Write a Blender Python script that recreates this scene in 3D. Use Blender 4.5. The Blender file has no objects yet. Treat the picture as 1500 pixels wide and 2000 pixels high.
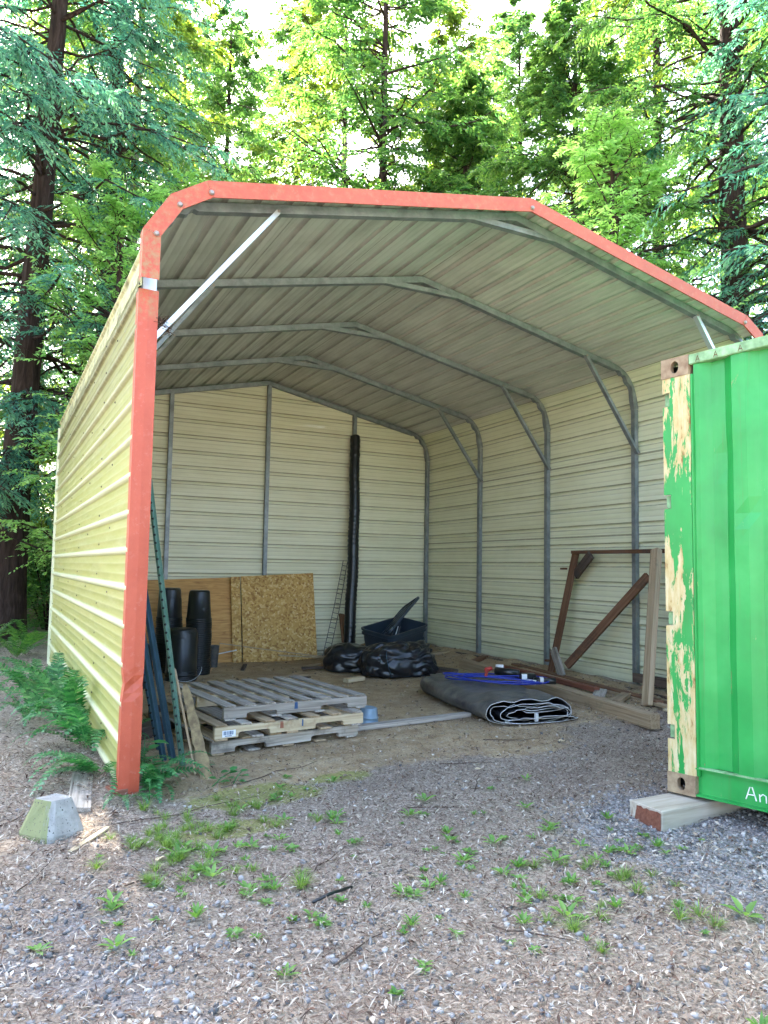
import bpy, bmesh, math, random
import numpy as np
from mathutils import Vector, Matrix, noise as mnoise

SC = bpy.context.scene
COL = SC.collection
random.seed(7)
RNG = np.random.default_rng(11)
R = math.radians

# ------------------------------------------------------------------ camera, light, exposure
cam_data = bpy.data.cameras.new("camera")
cam = bpy.data.objects.new("camera", cam_data)
COL.objects.link(cam)
SC.camera = cam
CX, CY, CZ = -0.7575, -4.7528, 1.3479
YAW, PITCH, ROLL = 0.47775, 0.07165, 0.01756
fwd = Vector((math.sin(YAW) * math.cos(PITCH), math.cos(YAW) * math.cos(PITCH), math.sin(PITCH)))
rgt = Vector((math.cos(YAW), -math.sin(YAW), 0))
upv = rgt.cross(fwd)
r2 = rgt * math.cos(ROLL) + upv * math.sin(ROLL)
u2 = -rgt * math.sin(ROLL) + upv * math.cos(ROLL)
mw = Matrix((r2, u2, -fwd)).transposed().to_4x4()
mw.translation = Vector((CX, CY, CZ))
cam.matrix_world = mw
cam_data.sensor_fit = 'VERTICAL'
cam_data.sensor_height = 24.0
cam_data.lens = 24.0 * 1485.36 / 2000.0
cam_data.clip_start = 0.05
cam_data.clip_end = 900

SUN_EL, SUN_AZ = R(50), R(2)      # azimuth measured clockwise from +y
world = bpy.data.worlds.new("World")
SC.world = world
world.use_nodes = True
wn = world.node_tree
wn.nodes.clear()
sky = wn.nodes.new("ShaderNodeTexSky")
sky.sky_type = 'NISHITA'
sky.sun_disc = False
sky.sun_elevation = SUN_EL
sky.sun_rotation = SUN_AZ
sky.air_density = 1.0
sky.dust_density = 3.5
sky.ozone_density = 1.0
bgn = wn.nodes.new("ShaderNodeBackground")
bgn.inputs[1].default_value = 0.15
wo = wn.nodes.new("ShaderNodeOutputWorld")
wn.links.new(sky.outputs[0], bgn.inputs[0])
wn.links.new(bgn.outputs[0], wo.inputs[0])

sun_data = bpy.data.lights.new("sun", 'SUN')
sun_data.energy = 5.0
sun_data.angle = R(0.5)
sun_data.color = (1.0, 0.94, 0.82)
sun = bpy.data.objects.new("sun", sun_data)
COL.objects.link(sun)
sd = Vector((math.sin(SUN_AZ) * math.cos(SUN_EL), math.cos(SUN_AZ) * math.cos(SUN_EL), math.sin(SUN_EL)))
sun.rotation_euler = sd.to_track_quat('Z', 'Y').to_euler()
sun.location = (0, 0, 30)

SC.view_settings.view_transform = 'Standard'
SC.view_settings.look = 'None'
SC.view_settings.exposure = 3.28
SC.view_settings.gamma = 1.0
SC.render.engine = 'CYCLES'
try:
    SC.cycles.max_bounces = 7
    SC.cycles.diffuse_bounces = 4
    SC.cycles.transmission_bounces = 4
    SC.cycles.transparent_max_bounces = 8
    SC.cycles.use_denoising = True
    SC.cycles.use_adaptive_sampling = True
    SC.cycles.adaptive_threshold = 0.025
    SC.cycles.sample_clamp_indirect = 8
except Exception:
    pass

# ------------------------------------------------------------------ materials
MATS = {}

def new_mat(name):
    m = bpy.data.materials.new(name)
    m.use_nodes = True
    nt = m.node_tree
    nt.nodes.clear()
    out = nt.nodes.new("ShaderNodeOutputMaterial")
    p = nt.nodes.new("ShaderNodeBsdfPrincipled")
    nt.links.new(p.outputs[0], out.inputs[0])
    return m, nt, p, out

def N(nt, typ, **kw):
    n = nt.nodes.new(typ)
    for k, v in kw.items():
        setattr(n, k, v)
    return n

def ramp(nt, fac, stops):
    r = nt.nodes.new("ShaderNodeValToRGB")
    els = r.color_ramp.elements
    while len(els) < len(stops):
        els.new(0.5)
    for e, (pos, c) in zip(els, stops):
        e.position = pos
        e.color = (c[0], c[1], c[2], 1) if hasattr(c, '__len__') else (c, c, c, 1)
    nt.links.new(fac, r.inputs[0])
    return r.outputs[0]

def coords(nt, scale=(1, 1, 1), kind='Object', offset_random=False):
    tc = N(nt, "ShaderNodeTexCoord")
    mp = N(nt, "ShaderNodeMapping")
    mp.inputs['Scale'].default_value = scale
    nt.links.new(tc.outputs[kind], mp.inputs[0])
    if offset_random:
        oi = N(nt, "ShaderNodeObjectInfo")
        mul = N(nt, "ShaderNodeMath", operation='MULTIPLY')
        mul.inputs[1].default_value = 37.0
        nt.links.new(oi.outputs['Random'], mul.inputs[0])
        cb = N(nt, "ShaderNodeCombineXYZ")
        for i in range(3):
            nt.links.new(mul.outputs[0], cb.inputs[i])
        nt.links.new(cb.outputs[0], mp.inputs['Location'])
    return mp.outputs[0]

def noise(nt, vec, scale, detail=4, rough=0.55, dist=0.0):
    n = N(nt, "ShaderNodeTexNoise")
    n.inputs['Scale'].default_value = scale
    n.inputs['Detail'].default_value = detail
    n.inputs['Roughness'].default_value = rough
    n.inputs['Distortion'].default_value = dist
    nt.links.new(vec, n.inputs['Vector'])
    return n.outputs[0]

def mixc(nt, fac, a, b, blend='MIX'):
    m = N(nt, "ShaderNodeMix", data_type='RGBA', blend_type=blend)
    for s, v in ((0, fac), (6, a), (7, b)):
        if isinstance(v, (int, float)):
            m.inputs[s].default_value = v
        elif hasattr(v, '__len__'):
            m.inputs[s].default_value = (v[0], v[1], v[2], 1)
        else:
            nt.links.new(v, m.inputs[s])
    return m.outputs[2]

def math_(nt, op, a, b=None, clamp=False):
    m = N(nt, "ShaderNodeMath", operation=op, use_clamp=clamp)
    for i, v in enumerate((a, b)):
        if v is None:
            continue
        if isinstance(v, (int, float)):
            m.inputs[i].default_value = v
        else:
            nt.links.new(v, m.inputs[i])
    return m.outputs[0]

def bump(nt, p, h, strength=0.3, dist=0.01):
    b = N(nt, "ShaderNodeBump")
    b.inputs['Strength'].default_value = strength
    b.inputs['Distance'].default_value = dist
    nt.links.new(h, b.inputs['Height'])
    nt.links.new(b.outputs[0], p.inputs['Normal'])

def simple(name, col, rough=0.6, metal=0.0, var=0.25, scale=6.0, bmp=0.1, col2=None, stretch=(1, 1, 1), spec=None):
    m, nt, p, out = new_mat(name)
    v = coords(nt, stretch, offset_random=True)
    n = noise(nt, v, scale, 5, 0.6)
    c2 = col2 if col2 else tuple(c * (1 - var) for c in col)
    c = ramp(nt, n, [(0.3, c2), (0.7, col)])
    nt.links.new(c, p.inputs['Base Color'])
    p.inputs['Roughness'].default_value = rough
    p.inputs['Metallic'].default_value = metal
    if spec is not None:
        p.inputs['Specular IOR Level'].default_value = spec
    if bmp:
        bump(nt, p, noise(nt, v, scale * 6, 4, 0.6), bmp, 0.004)
    MATS[name] = m
    return m

def wood(name, cols, rough=0.8, stain=None, grain=55, bmp=0.5, rand=0.35):
    """grain runs along object X"""
    m, nt, p, out = new_mat(name)
    v = coords(nt, (1.6, grain, grain), offset_random=True)
    n1 = noise(nt, v, 1.0, 6, 0.62, 0.4)
    v2 = coords(nt, (1.5, 5, 5), offset_random=True)
    n2 = noise(nt, v2, 1.3, 4, 0.6, 0.3)
    c = ramp(nt, n1, [(0.28, cols[0]), (0.5, cols[1]), (0.75, cols[2])])
    c = mixc(nt, math_(nt, 'MULTIPLY', n2, 0.55), c, cols[0], 'MIX')
    oi = N(nt, "ShaderNodeObjectInfo")
    f = math_(nt, 'ADD', math_(nt, 'MULTIPLY', oi.outputs['Random'], rand), 1 - rand * 0.6)
    hv = N(nt, "ShaderNodeHueSaturation")
    nt.links.new(f, hv.inputs['Value'])
    nt.links.new(c, hv.inputs['Color'])
    c = hv.outputs[0]
    if stain:
        st = ramp(nt, noise(nt, coords(nt, (2.2, 2.2, 2.2), offset_random=True), 1.2, 5, 0.7), [(0.56, 0.0), (0.68, 0.75)])
        c = mixc(nt, st, c, stain)
    nt.links.new(c, p.inputs['Base Color'])
    p.inputs['Roughness'].default_value = rough
    p.inputs['Specular IOR Level'].default_value = 0.25
    bump(nt, p, n1, bmp, 0.004)
    MATS[name] = m
    return m

wood('wood_grey', [(0.15, 0.125, 0.10), (0.40, 0.355, 0.30), (0.62, 0.57, 0.50)], stain=(0.09, 0.08, 0.07))
wood('wood_pale', [(0.34, 0.25, 0.15), (0.58, 0.47, 0.30), (0.72, 0.61, 0.43)], stain=(0.22, 0.14, 0.07))
wood('wood_brown', [(0.09, 0.045, 0.025), (0.20, 0.10, 0.055), (0.32, 0.18, 0.11)], stain=(0.05, 0.035, 0.03))
wood('wood_block', [(0.26, 0.22, 0.165), (0.44, 0.39, 0.31), (0.58, 0.53, 0.44)], grain=26, bmp=0.25, rand=0.1)
wood('wood_dark', [(0.05, 0.037, 0.03), (0.11, 0.08, 0.062), (0.19, 0.15, 0.12)])
wood('wood_tan', [(0.22, 0.155, 0.09), (0.42, 0.31, 0.19), (0.58, 0.46, 0.31)], stain=(0.13, 0.12, 0.08))
wood('wood_red', [(0.14, 0.05, 0.03), (0.26, 0.10, 0.06), (0.36, 0.17, 0.11)])

def metal_galv():
    m, nt, p, out = new_mat('galvanised')
    v = coords(nt, (1, 1, 1), offset_random=True)
    n = noise(nt, v, 9, 5, 0.65)
    n2 = noise(nt, v, 55, 3, 0.5)
    c = ramp(nt, n, [(0.3, (0.17, 0.19, 0.20)), (0.7, (0.34, 0.37, 0.38))])
    c = mixc(nt, math_(nt, 'MULTIPLY', n2, 0.3), c, (0.12, 0.12, 0.10))
    nt.links.new(c, p.inputs['Base Color'])
    p.inputs['Metallic'].default_value = 0.45
    p.inputs['Roughness'].default_value = 0.5
    MATS['galvanised'] = m
metal_galv()
simple('galvanised_bright', (0.60, 0.64, 0.66), 0.35, 0.5, 0.2, 8, 0.05)

OUT_IS_BACK = False
def metal_sheet(name, base, dirt, dirt_lo=0.5, dirt_hi=0.8, rough=0.42, streak=0.5, grime_shade_col=None, outside=None, film=None):
    """painted ribbed sheet: soiled, with long streaks along the rib direction (object Y)"""
    m, nt, p, out = new_mat(name)
    v = coords(nt, (3.0, 0.35, 3.0), offset_random=True)
    n1 = noise(nt, v, 3.0, 6, 0.65)
    v2 = coords(nt, (1, 1, 1))
    n2 = noise(nt, v2, 1.1, 5, 0.6)
    c = ramp(nt, n2, [(0.3, tuple(b * 0.88 for b in base)), (0.72, base)])
    f = ramp(nt, n1, [(dirt_lo, 0.0), (dirt_hi, 1.0)])
    c = mixc(nt, math_(nt, 'MULTIPLY', f, streak), c, dirt)
    if grime_shade_col:
        at = N(nt, "ShaderNodeAttribute", attribute_name='grime_shade')  # dirt and moss mask; on the inner sheets it also carries painted rib shade
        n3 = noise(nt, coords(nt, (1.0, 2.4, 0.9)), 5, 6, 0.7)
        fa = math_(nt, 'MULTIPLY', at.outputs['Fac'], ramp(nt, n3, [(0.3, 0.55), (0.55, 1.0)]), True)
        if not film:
            c = mixc(nt, fa, c, grime_shade_col)
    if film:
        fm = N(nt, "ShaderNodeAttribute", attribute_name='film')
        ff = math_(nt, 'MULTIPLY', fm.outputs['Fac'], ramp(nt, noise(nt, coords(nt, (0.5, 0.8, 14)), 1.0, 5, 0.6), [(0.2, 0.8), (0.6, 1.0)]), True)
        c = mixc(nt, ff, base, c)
        c = mixc(nt, fa, c, grime_shade_col)
    if outside:
        geo = N(nt, "ShaderNodeNewGeometry")
        oc = mixc(nt, ramp(nt, noise(nt, v2, 7, 6, 0.7), [(0.42, 0.0), (0.62, 0.9)]), outside, (0.11, 0.10, 0.04))
        c = mixc(nt, geo.outputs['Backfacing'], c, oc) if OUT_IS_BACK else mixc(nt, geo.outputs['Backfacing'], oc, c)
    nt.links.new(c, p.inputs['Base Color'])
    rr = ramp(nt, n1, [(0.3, rough - 0.1), (0.7, rough + 0.15)])
    nt.links.new(rr, p.inputs['Roughness'])
    p.inputs['Specular IOR Level'].default_value = 0.4
    bump(nt, p, noise(nt, v2, 2.6, 2, 0.5), 0.06, 0.02)
    MATS[name] = m
    return m
metal_sheet('sheet_cream', (0.77, 0.775, 0.55), (0.52, 0.52, 0.26), 0.45, 0.8, grime_shade_col=(0.20, 0.19, 0.12))
metal_sheet('sheet_left', (0.60, 0.585, 0.36), (0.32, 0.315, 0.07), 0.0, 0.45, 0.38, 0.95, grime_shade_col=(0.12, 0.105, 0.04), film=True)
metal_sheet('sheet_roof', (0.66, 0.65, 0.59), (0.36, 0.345, 0.31), 0.42, 0.8, 0.42, 0.7, grime_shade_col=(0.15, 0.135, 0.10), outside=(0.50, 0.48, 0.24))

def red_trim():
    m, nt, p, out = new_mat('red_trim')
    v = coords(nt)
    n1 = noise(nt, v, 5, 6, 0.7)
    n2 = noise(nt, v, 22, 5, 0.7)
    c = ramp(nt, n1, [(0.3, (0.38, 0.056, 0.022)), (0.7, (0.46, 0.084, 0.038))])
    f = ramp(nt, n2, [(0.56, 0.0), (0.72, 0.22)])
    c = mixc(nt, f, c, (0.62, 0.33, 0.27))
    at = N(nt, "ShaderNodeAttribute", attribute_name='grime_shade')
    f2 = math_(nt, 'MULTIPLY', at.outputs['Fac'], ramp(nt, n2, [(0.42, 0.0), (0.6, 0.9)]), True)
    c = mixc(nt, f2, c, (0.25, 0.19, 0.07))
    nt.links.new(c, p.inputs['Base Color'])
    p.inputs['Roughness'].default_value = 0.5
    bump(nt, p, noise(nt, v, 3, 3), 0.2, 0.01)
    MATS['red_trim'] = m
red_trim()

def container_mats():
    for name, hi, mid in (('green_paint', 0.665, False), ('green_peeled', 0.50, True)):
        m, nt, p, out = new_mat(name)
        v = coords(nt, (1, 1, 1))
        n0 = noise(nt, v, 1.4, 5, 0.6)
        c = ramp(nt, n0, [(0.3, (0.007, 0.19, 0.032)), (0.55, (0.016, 0.30, 0.056)), (0.8, (0.05, 0.40, 0.10))])
        vs = coords(nt, (9, 9, 0.55))
        ns = noise(nt, vs, 1.0, 5, 0.6)
        c = mixc(nt, ramp(nt, ns, [(0.45, 0.0), (0.8, 0.35)]), c, (0.08, 0.33, 0.11))
        nrun = noise(nt, coords(nt, (26, 26, 0.8)), 1.0, 6, 0.7)
        c = mixc(nt, ramp(nt, nrun, [(0.60, 0.0), (0.78, 0.55)]), c, (0.10, 0.13, 0.04))
        vp = coords(nt, (14, 14, 3.2))
        npl = noise(nt, vp, 1.0, 8, 0.72, 0.5)
        if mid:
            big = noise(nt, coords(nt, (7, 7, 0.9)), 1.0, 4, 0.6)
            s = math_(nt, 'ADD', math_(nt, 'MULTIPLY', npl, 0.5), math_(nt, 'MULTIPLY', big, 0.6))
            f = ramp(nt, s, [(0.525, 0.0), (0.538, 1.0)])
            rust = ramp(nt, noise(nt, vp, 2.0, 5, 0.7), [(0.32, (0.22, 0.10, 0.03)), (0.42, (0.48, 0.37, 0.16)), (0.7, (0.60, 0.54, 0.34))])
        else:
            s = npl
            f = ramp(nt, s, [(hi, 0.0), (hi + 0.02, 0.9)])
            rust = ramp(nt, noise(nt, vp, 2.0, 5, 0.7), [(0.35, (0.22, 0.10, 0.03)), (0.65, (0.42, 0.36, 0.2))])
        c = mixc(nt, f, c, rust)
        nt.links.new(c, p.inputs['Base Color'])
        nt.links.new(ramp(nt, f, [(0, 0.42), (1, 0.85)]), p.inputs['Roughness'])
        hgt = math_(nt, 'SUBTRACT', 1.0, f)
        bump(nt, p, math_(nt, 'ADD', math_(nt, 'MULTIPLY', hgt, 0.3), noise(nt, v, 3, 3)), 0.3, 0.01)
        MATS[name] = m
container_mats()
simple('casting_metal', (0.36, 0.28, 0.17), 0.8, 0.0, 0.2, 14, 0.5, col2=(0.16, 0.09, 0.05))
simple('rail_pale_green', (0.30, 0.50, 0.26), 0.6, 0.0, 0.2, 16, 0.3, col2=(0.10, 0.20, 0.08), stretch=(1, 1, 1))
simple('white_paint', (0.75, 0.75, 0.70), 0.7, 0, 0.1)
simple('black_plastic', (0.012, 0.014, 0.015), 0.32, 0, 0.3, 8, 0.05)
simple('pot_plastic', (0.010, 0.013, 0.014), 0.38, 0, 0.3, 8, 0.05)
simple('tarp_black', (0.016, 0.018, 0.022), 0.30, 0, 0.5, 5, 0.25)
simple('tarp_dusty', (0.014, 0.019, 0.032), 0.38, 0, 0.3, 9, 0.5, col2=(0.135, 0.13, 0.115))
simple('tarp_edge', (0.62, 0.63, 0.62), 0.7, 0, 0.2)
simple('tote_blue', (0.030, 0.046, 0.066), 0.42, 0, 0.25, 4, 0.05)
simple('blue_cord', (0.012, 0.03, 0.30), 0.45, 0, 0.2)
simple('red_plastic', (0.45, 0.045, 0.035), 0.5, 0, 0.3)
simple('post_green', (0.055, 0.14, 0.10), 0.55, 0.1, 0.3, 12, 0.2, col2=(0.13, 0.22, 0.17))
simple('post_blue', (0.05, 0.11, 0.16), 0.45, 0.4, 0.3, 6, 0.1)
simple('bucket_blue_grey', (0.22, 0.32, 0.40), 0.4, 0.2, 0.3, 7, 0.1)
simple('concrete', (0.30, 0.30, 0.27), 0.9, 0, 0.3, 9, 0.8, col2=(0.19, 0.20, 0.12))
simple('screw_metal', (0.35, 0.30, 0.26), 0.5, 0.5)
simple('screw_dark', (0.06, 0.05, 0.04), 0.6, 0.2)
simple('dark_void', (0.012, 0.012, 0.012), 0.9)
simple('rope_brown', (0.10, 0.06, 0.035), 0.95, 0, 0.5, 30, 0.8)
simple('sticker_white', (0.72, 0.75, 0.78), 0.5, 0, 0.05)
simple('ink_blue', (0.03, 0.08, 0.18), 0.6)
simple('twig_brown', (0.10, 0.065, 0.045), 0.9, 0, 0.5, 20, 0.5)
simple('rust_brown', (0.16, 0.07, 0.035), 0.85, 0, 0.4, 20, 0.4)

def osb():
    m, nt, p, out = new_mat('osb')
    v = coords(nt, (1, 1, 1))
    vo = N(nt, "ShaderNodeTexVoronoi", feature='F1')
    nz = noise(nt, v, 3, 4, 0.6)
    vv = N(nt, "ShaderNodeVectorMath", operation='ADD')
    sc = N(nt, "ShaderNodeVectorMath", operation='SCALE')
    sc.inputs[3].default_value = 0.06
    n3 = N(nt, "ShaderNodeTexNoise"); n3.inputs['Scale'].default_value = 6
    nt.links.new(v, n3.inputs['Vector'])
    nt.links.new(n3.outputs[1], sc.inputs[0])
    nt.links.new(v, vv.inputs[0]); nt.links.new(sc.outputs[0], vv.inputs[1])
    nt.links.new(vv.outputs[0], vo.inputs['Vector'])
    vo.inputs['Scale'].default_value = 40
    sep = N(nt, "ShaderNodeSeparateColor")
    nt.links.new(vo.outputs['Color'], sep.inputs[0])
    c = ramp(nt, sep.outputs[0], [(0.0, (0.30, 0.14, 0.03)), (0.3, (0.50, 0.29, 0.07)), (0.8, (0.64, 0.41, 0.13)), (1.0, (0.76, 0.56, 0.27))])
    c = mixc(nt, math_(nt, 'MULTIPLY', nz, 0.4), c, (0.17, 0.095, 0.03))
    nt.links.new(c, p.inputs['Base Color'])
    p.inputs['Roughness'].default_value = 0.7
    bump(nt, p, sep.outputs[0], 0.3, 0.003)
    MATS['osb'] = m
    m, nt, p, out = new_mat('plywood')
    v = coords(nt, (1.0, 1, 9))
    n1 = noise(nt, v, 2.6, 6, 0.6, 1.4)
    c = ramp(nt, n1, [(0.3, (0.30, 0.13, 0.03)), (0.5, (0.50, 0.26, 0.07)), (0.72, (0.60, 0.35, 0.11))])
    vo = N(nt, "ShaderNodeTexVoronoi", feature='F1')
    vo.inputs['Scale'].default_value = 2.6
    nt.links.new(coords(nt, (1, 1, 1.7)), vo.inputs['Vector'])
    c = mixc(nt, ramp(nt, vo.outputs['Distance'], [(0.05, 0.85), (0.10, 0.0)]), c, (0.10, 0.035, 0.012))
    nt.links.new(c, p.inputs['Base Color'])
    p.inputs['Roughness'].default_value = 0.65
    bump(nt, p, n1, 0.2, 0.003)
    MATS['plywood'] = m
osb()

def leaf_mat(name, dark, mid, light, trans=0.5, rough=0.5, clump=0.8, spec=0.4, tipc=None):
    m, nt, p, out = new_mat(name)
    geo = N(nt, "ShaderNodeNewGeometry")
    n = noise(nt, coords(nt, (1, 1, 1)), clump, 3, 0.6)
    f = math_(nt, 'ADD', math_(nt, 'MULTIPLY', geo.outputs['Random Per Island'], 0.5), math_(nt, 'MULTIPLY', n, 0.5))
    c = ramp(nt, f, [(0.2, dark), (0.5, mid), (0.85, light)])
    if tipc:
        at = N(nt, "ShaderNodeAttribute", attribute_name='tip')
        c = mixc(nt, math_(nt, 'MULTIPLY', at.outputs['Fac'], 0.85), c, tipc)
    nt.links.new(c, p.inputs['Base Color'])
    p.inputs['Roughness'].default_value = rough
    p.inputs['Specular IOR Level'].default_value = spec
    tr = N(nt, "ShaderNodeBsdfTranslucent")
    hs = N(nt, "ShaderNodeHueSaturation")
    hs.inputs['Hue'].default_value = 0.475
    hs.inputs['Saturation'].default_value = 1.15
    hs.inputs['Value'].default_value = 2.2
    nt.links.new(c, hs.inputs['Color'])
    nt.links.new(hs.outputs[0], tr.inputs[0])
    mx = N(nt, "ShaderNodeMixShader")
    mx.inputs[0].default_value = trans
    nt.links.new(p.outputs[0], mx.inputs[1])
    nt.links.new(tr.outputs[0], mx.inputs[2])
    nt.links.new(mx.outputs[0], out.inputs[0])
    MATS[name] = m
leaf_mat('needles_blue', (0.016, 0.070, 0.066), (0.065, 0.185, 0.140), (0.165, 0.350, 0.230), 0.48, 0.38, 0.8, 0.6, tipc=(0.26, 0.44, 0.20))
leaf_mat('needles_green', (0.024, 0.080, 0.032), (0.070, 0.180, 0.052), (0.150, 0.280, 0.070), 0.48, 0.42, 0.8, 0.5, tipc=(0.26, 0.40, 0.10))
leaf_mat('needles_yellow', (0.040, 0.085, 0.022), (0.090, 0.165, 0.034), (0.165, 0.235, 0.045), 0.48, tipc=(0.24, 0.31, 0.07))
leaf_mat('sapling_leaf', (0.10, 0.24, 0.07), (0.19, 0.38, 0.11), (0.32, 0.52, 0.18), 0.5, 0.42, 0.8, 0.5, tipc=(0.42, 0.60, 0.24))
leaf_mat('fern_leaf', (0.016, 0.085, 0.030), (0.042, 0.175, 0.060), (0.13, 0.34, 0.11), 0.3, 0.36, 5.0, 0.6)
leaf_mat('fern_back', (0.03, 0.10, 0.025), (0.06, 0.17, 0.035), (0.12, 0.24, 0.05), 0.4, 0.4, 2.0, 0.5)
leaf_mat('weed_leaf', (0.07, 0.17, 0.04), (0.12, 0.26, 0.06), (0.20, 0.36, 0.10), 0.4, 0.5, 4.0)
leaf_mat('grass_leaf', (0.09, 0.18, 0.04), (0.15, 0.26, 0.06), (0.26, 0.36, 0.11), 0.4, 0.5, 4.0)
leaf_mat('broad_leaf', (0.03, 0.13, 0.04), (0.05, 0.2, 0.06), (0.09, 0.28, 0.09), 0.35, 0.35, 5.0)

def bark(name, c1, c2, c3):
    m, nt, p, out = new_mat(name)
    v = coords(nt, (9, 9, 1.1))
    n1 = noise(nt, v, 1.5, 6, 0.65, 0.6)
    c = ramp(nt, n1, [(0.3, c1), (0.5, c2), (0.72, c3)])
    nt.links.new(c, p.inputs['Base Color'])
    p.inputs['Roughness'].default_value = 0.95
    p.inputs['Specular IOR Level'].default_value = 0.1
    bump(nt, p, n1, 1.0, 0.05)
    MATS[name] = m
bark('bark_red', (0.016, 0.011, 0.010), (0.042, 0.028, 0.023), (0.085, 0.060, 0.050))
bark('bark_pale', (0.12, 0.10, 0.085), (0.24, 0.20, 0.17), (0.36, 0.31, 0.27))

def ground_mat():
    m, nt, p, out = new_mat('ground')
    v = coords(nt, (1, 1, 1))
    at = N(nt, "ShaderNodeAttribute", attribute_name='zone')
    sep = N(nt, "ShaderNodeSeparateColor")
    nt.links.new(at.outputs['Color'], sep.inputs[0])
    grav, moss, tan = sep.outputs[0], sep.outputs[1], sep.outputs[2]
    n_f = noise(nt, v, 60, 6, 0.75)
    n_m = noise(nt, v, 7, 6, 0.65)
    n_l = noise(nt, v, 1.3, 4, 0.6)
    vo = N(nt, "ShaderNodeTexVoronoi", feature='F1')
    vo.inputs['Scale'].default_value = 75
    nt.links.new(v, vo.inputs['Vector'])
    sv = N(nt, "ShaderNodeSeparateColor"); nt.links.new(vo.outputs['Color'], sv.inputs[0])
    litter = ramp(nt, n_f, [(0.30, (0.095, 0.066, 0.048)), (0.46, (0.29, 0.228, 0.172)), (0.60, (0.49, 0.415, 0.33)), (0.8, (0.68, 0.61, 0.51))])
    gravel = ramp(nt, sv.outputs[0], [(0.0, (0.15, 0.145, 0.145)), (0.5, (0.31, 0.305, 0.31)), (1.0, (0.50, 0.48, 0.47))])
    tanc = ramp(nt, n_m, [(0.3, (0.36, 0.245, 0.13)), (0.5, (0.50, 0.37, 0.215)), (0.75, (0.62, 0.50, 0.33))])
    tanc = mixc(nt, ramp(nt, n_f, [(0.35, 0.6), (0.55, 0.0)]), tanc, (0.20, 0.135, 0.08))
    mossc = ramp(nt, n_f, [(0.3, (0.18, 0.19, 0.05)), (0.7, (0.40, 0.40, 0.12))])
    def thr(fac, lo=0.42, hi=0.58):
        s = math_(nt, 'ADD', fac, math_(nt, 'MULTIPLY', math_(nt, 'SUBTRACT', n_m, 0.5), 0.9))
        return ramp(nt, s, [(lo, 0.0), (hi, 1.0)])
    c = mixc(nt, thr(tan), litter, tanc)
    c = mixc(nt, math_(nt, 'MULTIPLY', thr(grav), 0.85), c, gravel)
    c = mixc(nt, math_(nt, 'MULTIPLY', thr(moss), 0.8), c, mossc)
    c = mixc(nt, ramp(nt, n_l, [(0.3, 0.35), (0.6, 0.0)]), c, (0.12, 0.085, 0.07))
    nt.links.new(c, p.inputs['Base Color'])
    p.inputs['Roughness'].default_value = 0.95
    p.inputs['Specular IOR Level'].default_value = 0.15
    h = math_(nt, 'ADD', n_f, math_(nt, 'MULTIPLY', vo.outputs['Distance'], math_(nt, 'MULTIPLY', grav, -1.2)))
    bump(nt, p, h, 0.9, 0.02)
    MATS['ground'] = m
ground_mat()

def island_mat(name, stops, rough=0.9):
    m, nt, p, out = new_mat(name)
    geo = N(nt, "ShaderNodeNewGeometry")
    n = noise(nt, coords(nt), 80, 3, 0.6)
    c = ramp(nt, geo.outputs['Random Per Island'], stops)
    c = mixc(nt, math_(nt, 'MULTIPLY', n, 0.4), c, tuple(x * 0.5 for x in stops[0][1]))
    nt.links.new(c, p.inputs['Base Color'])
    p.inputs['Roughness'].default_value = rough
    p.inputs['Specular IOR Level'].default_value = 0.25
    MATS[name] = m
island_mat('stone', [(0.0, (0.10, 0.098, 0.098)), (0.35, (0.235, 0.228, 0.222)), (0.7, (0.37, 0.355, 0.34)), (0.94, (0.50, 0.47, 0.43)), (1.0, (0.66, 0.61, 0.54))])
island_mat('litter', [(0.0, (0.045, 0.028, 0.022)), (0.3, (0.18, 0.11, 0.075)), (0.55, (0.34, 0.26, 0.19)), (0.85, (0.53, 0.45, 0.35)), (1.0, (0.70, 0.64, 0.54))])
island_mat('clod', [(0.0, (0.16, 0.11, 0.07)), (0.5, (0.28, 0.215, 0.14)), (1.0, (0.42, 0.35, 0.25))])

# ------------------------------------------------------------------ object helpers
WLOC = {}

def tag(o, label=None, cat=None, group=None, kind=None):
    if label: o['label'] = label
    if cat: o['category'] = cat
    if group: o['group'] = group
    if kind: o['kind'] = kind
    return o

def link(o, parent=None):
    COL.objects.link(o)
    if parent is not None:
        o.parent = parent
    return o

def empty(name, loc, label=None, cat=None, group=None, kind=None):
    o = bpy.data.objects.new(name, None)
    o.empty_display_size = 0.1
    link(o)
    o.location = loc
    WLOC[o.name] = Vector(loc)
    return tag(o, label, cat, group, kind)

def wloc(p):
    return WLOC.get(p.name, Vector((0, 0, 0))) if p is not None else Vector((0, 0, 0))

def set_mat(me, mat):
    for m in (mat if isinstance(mat, (list, tuple)) else [mat]):
        me.materials.append(MATS[m])

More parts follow.
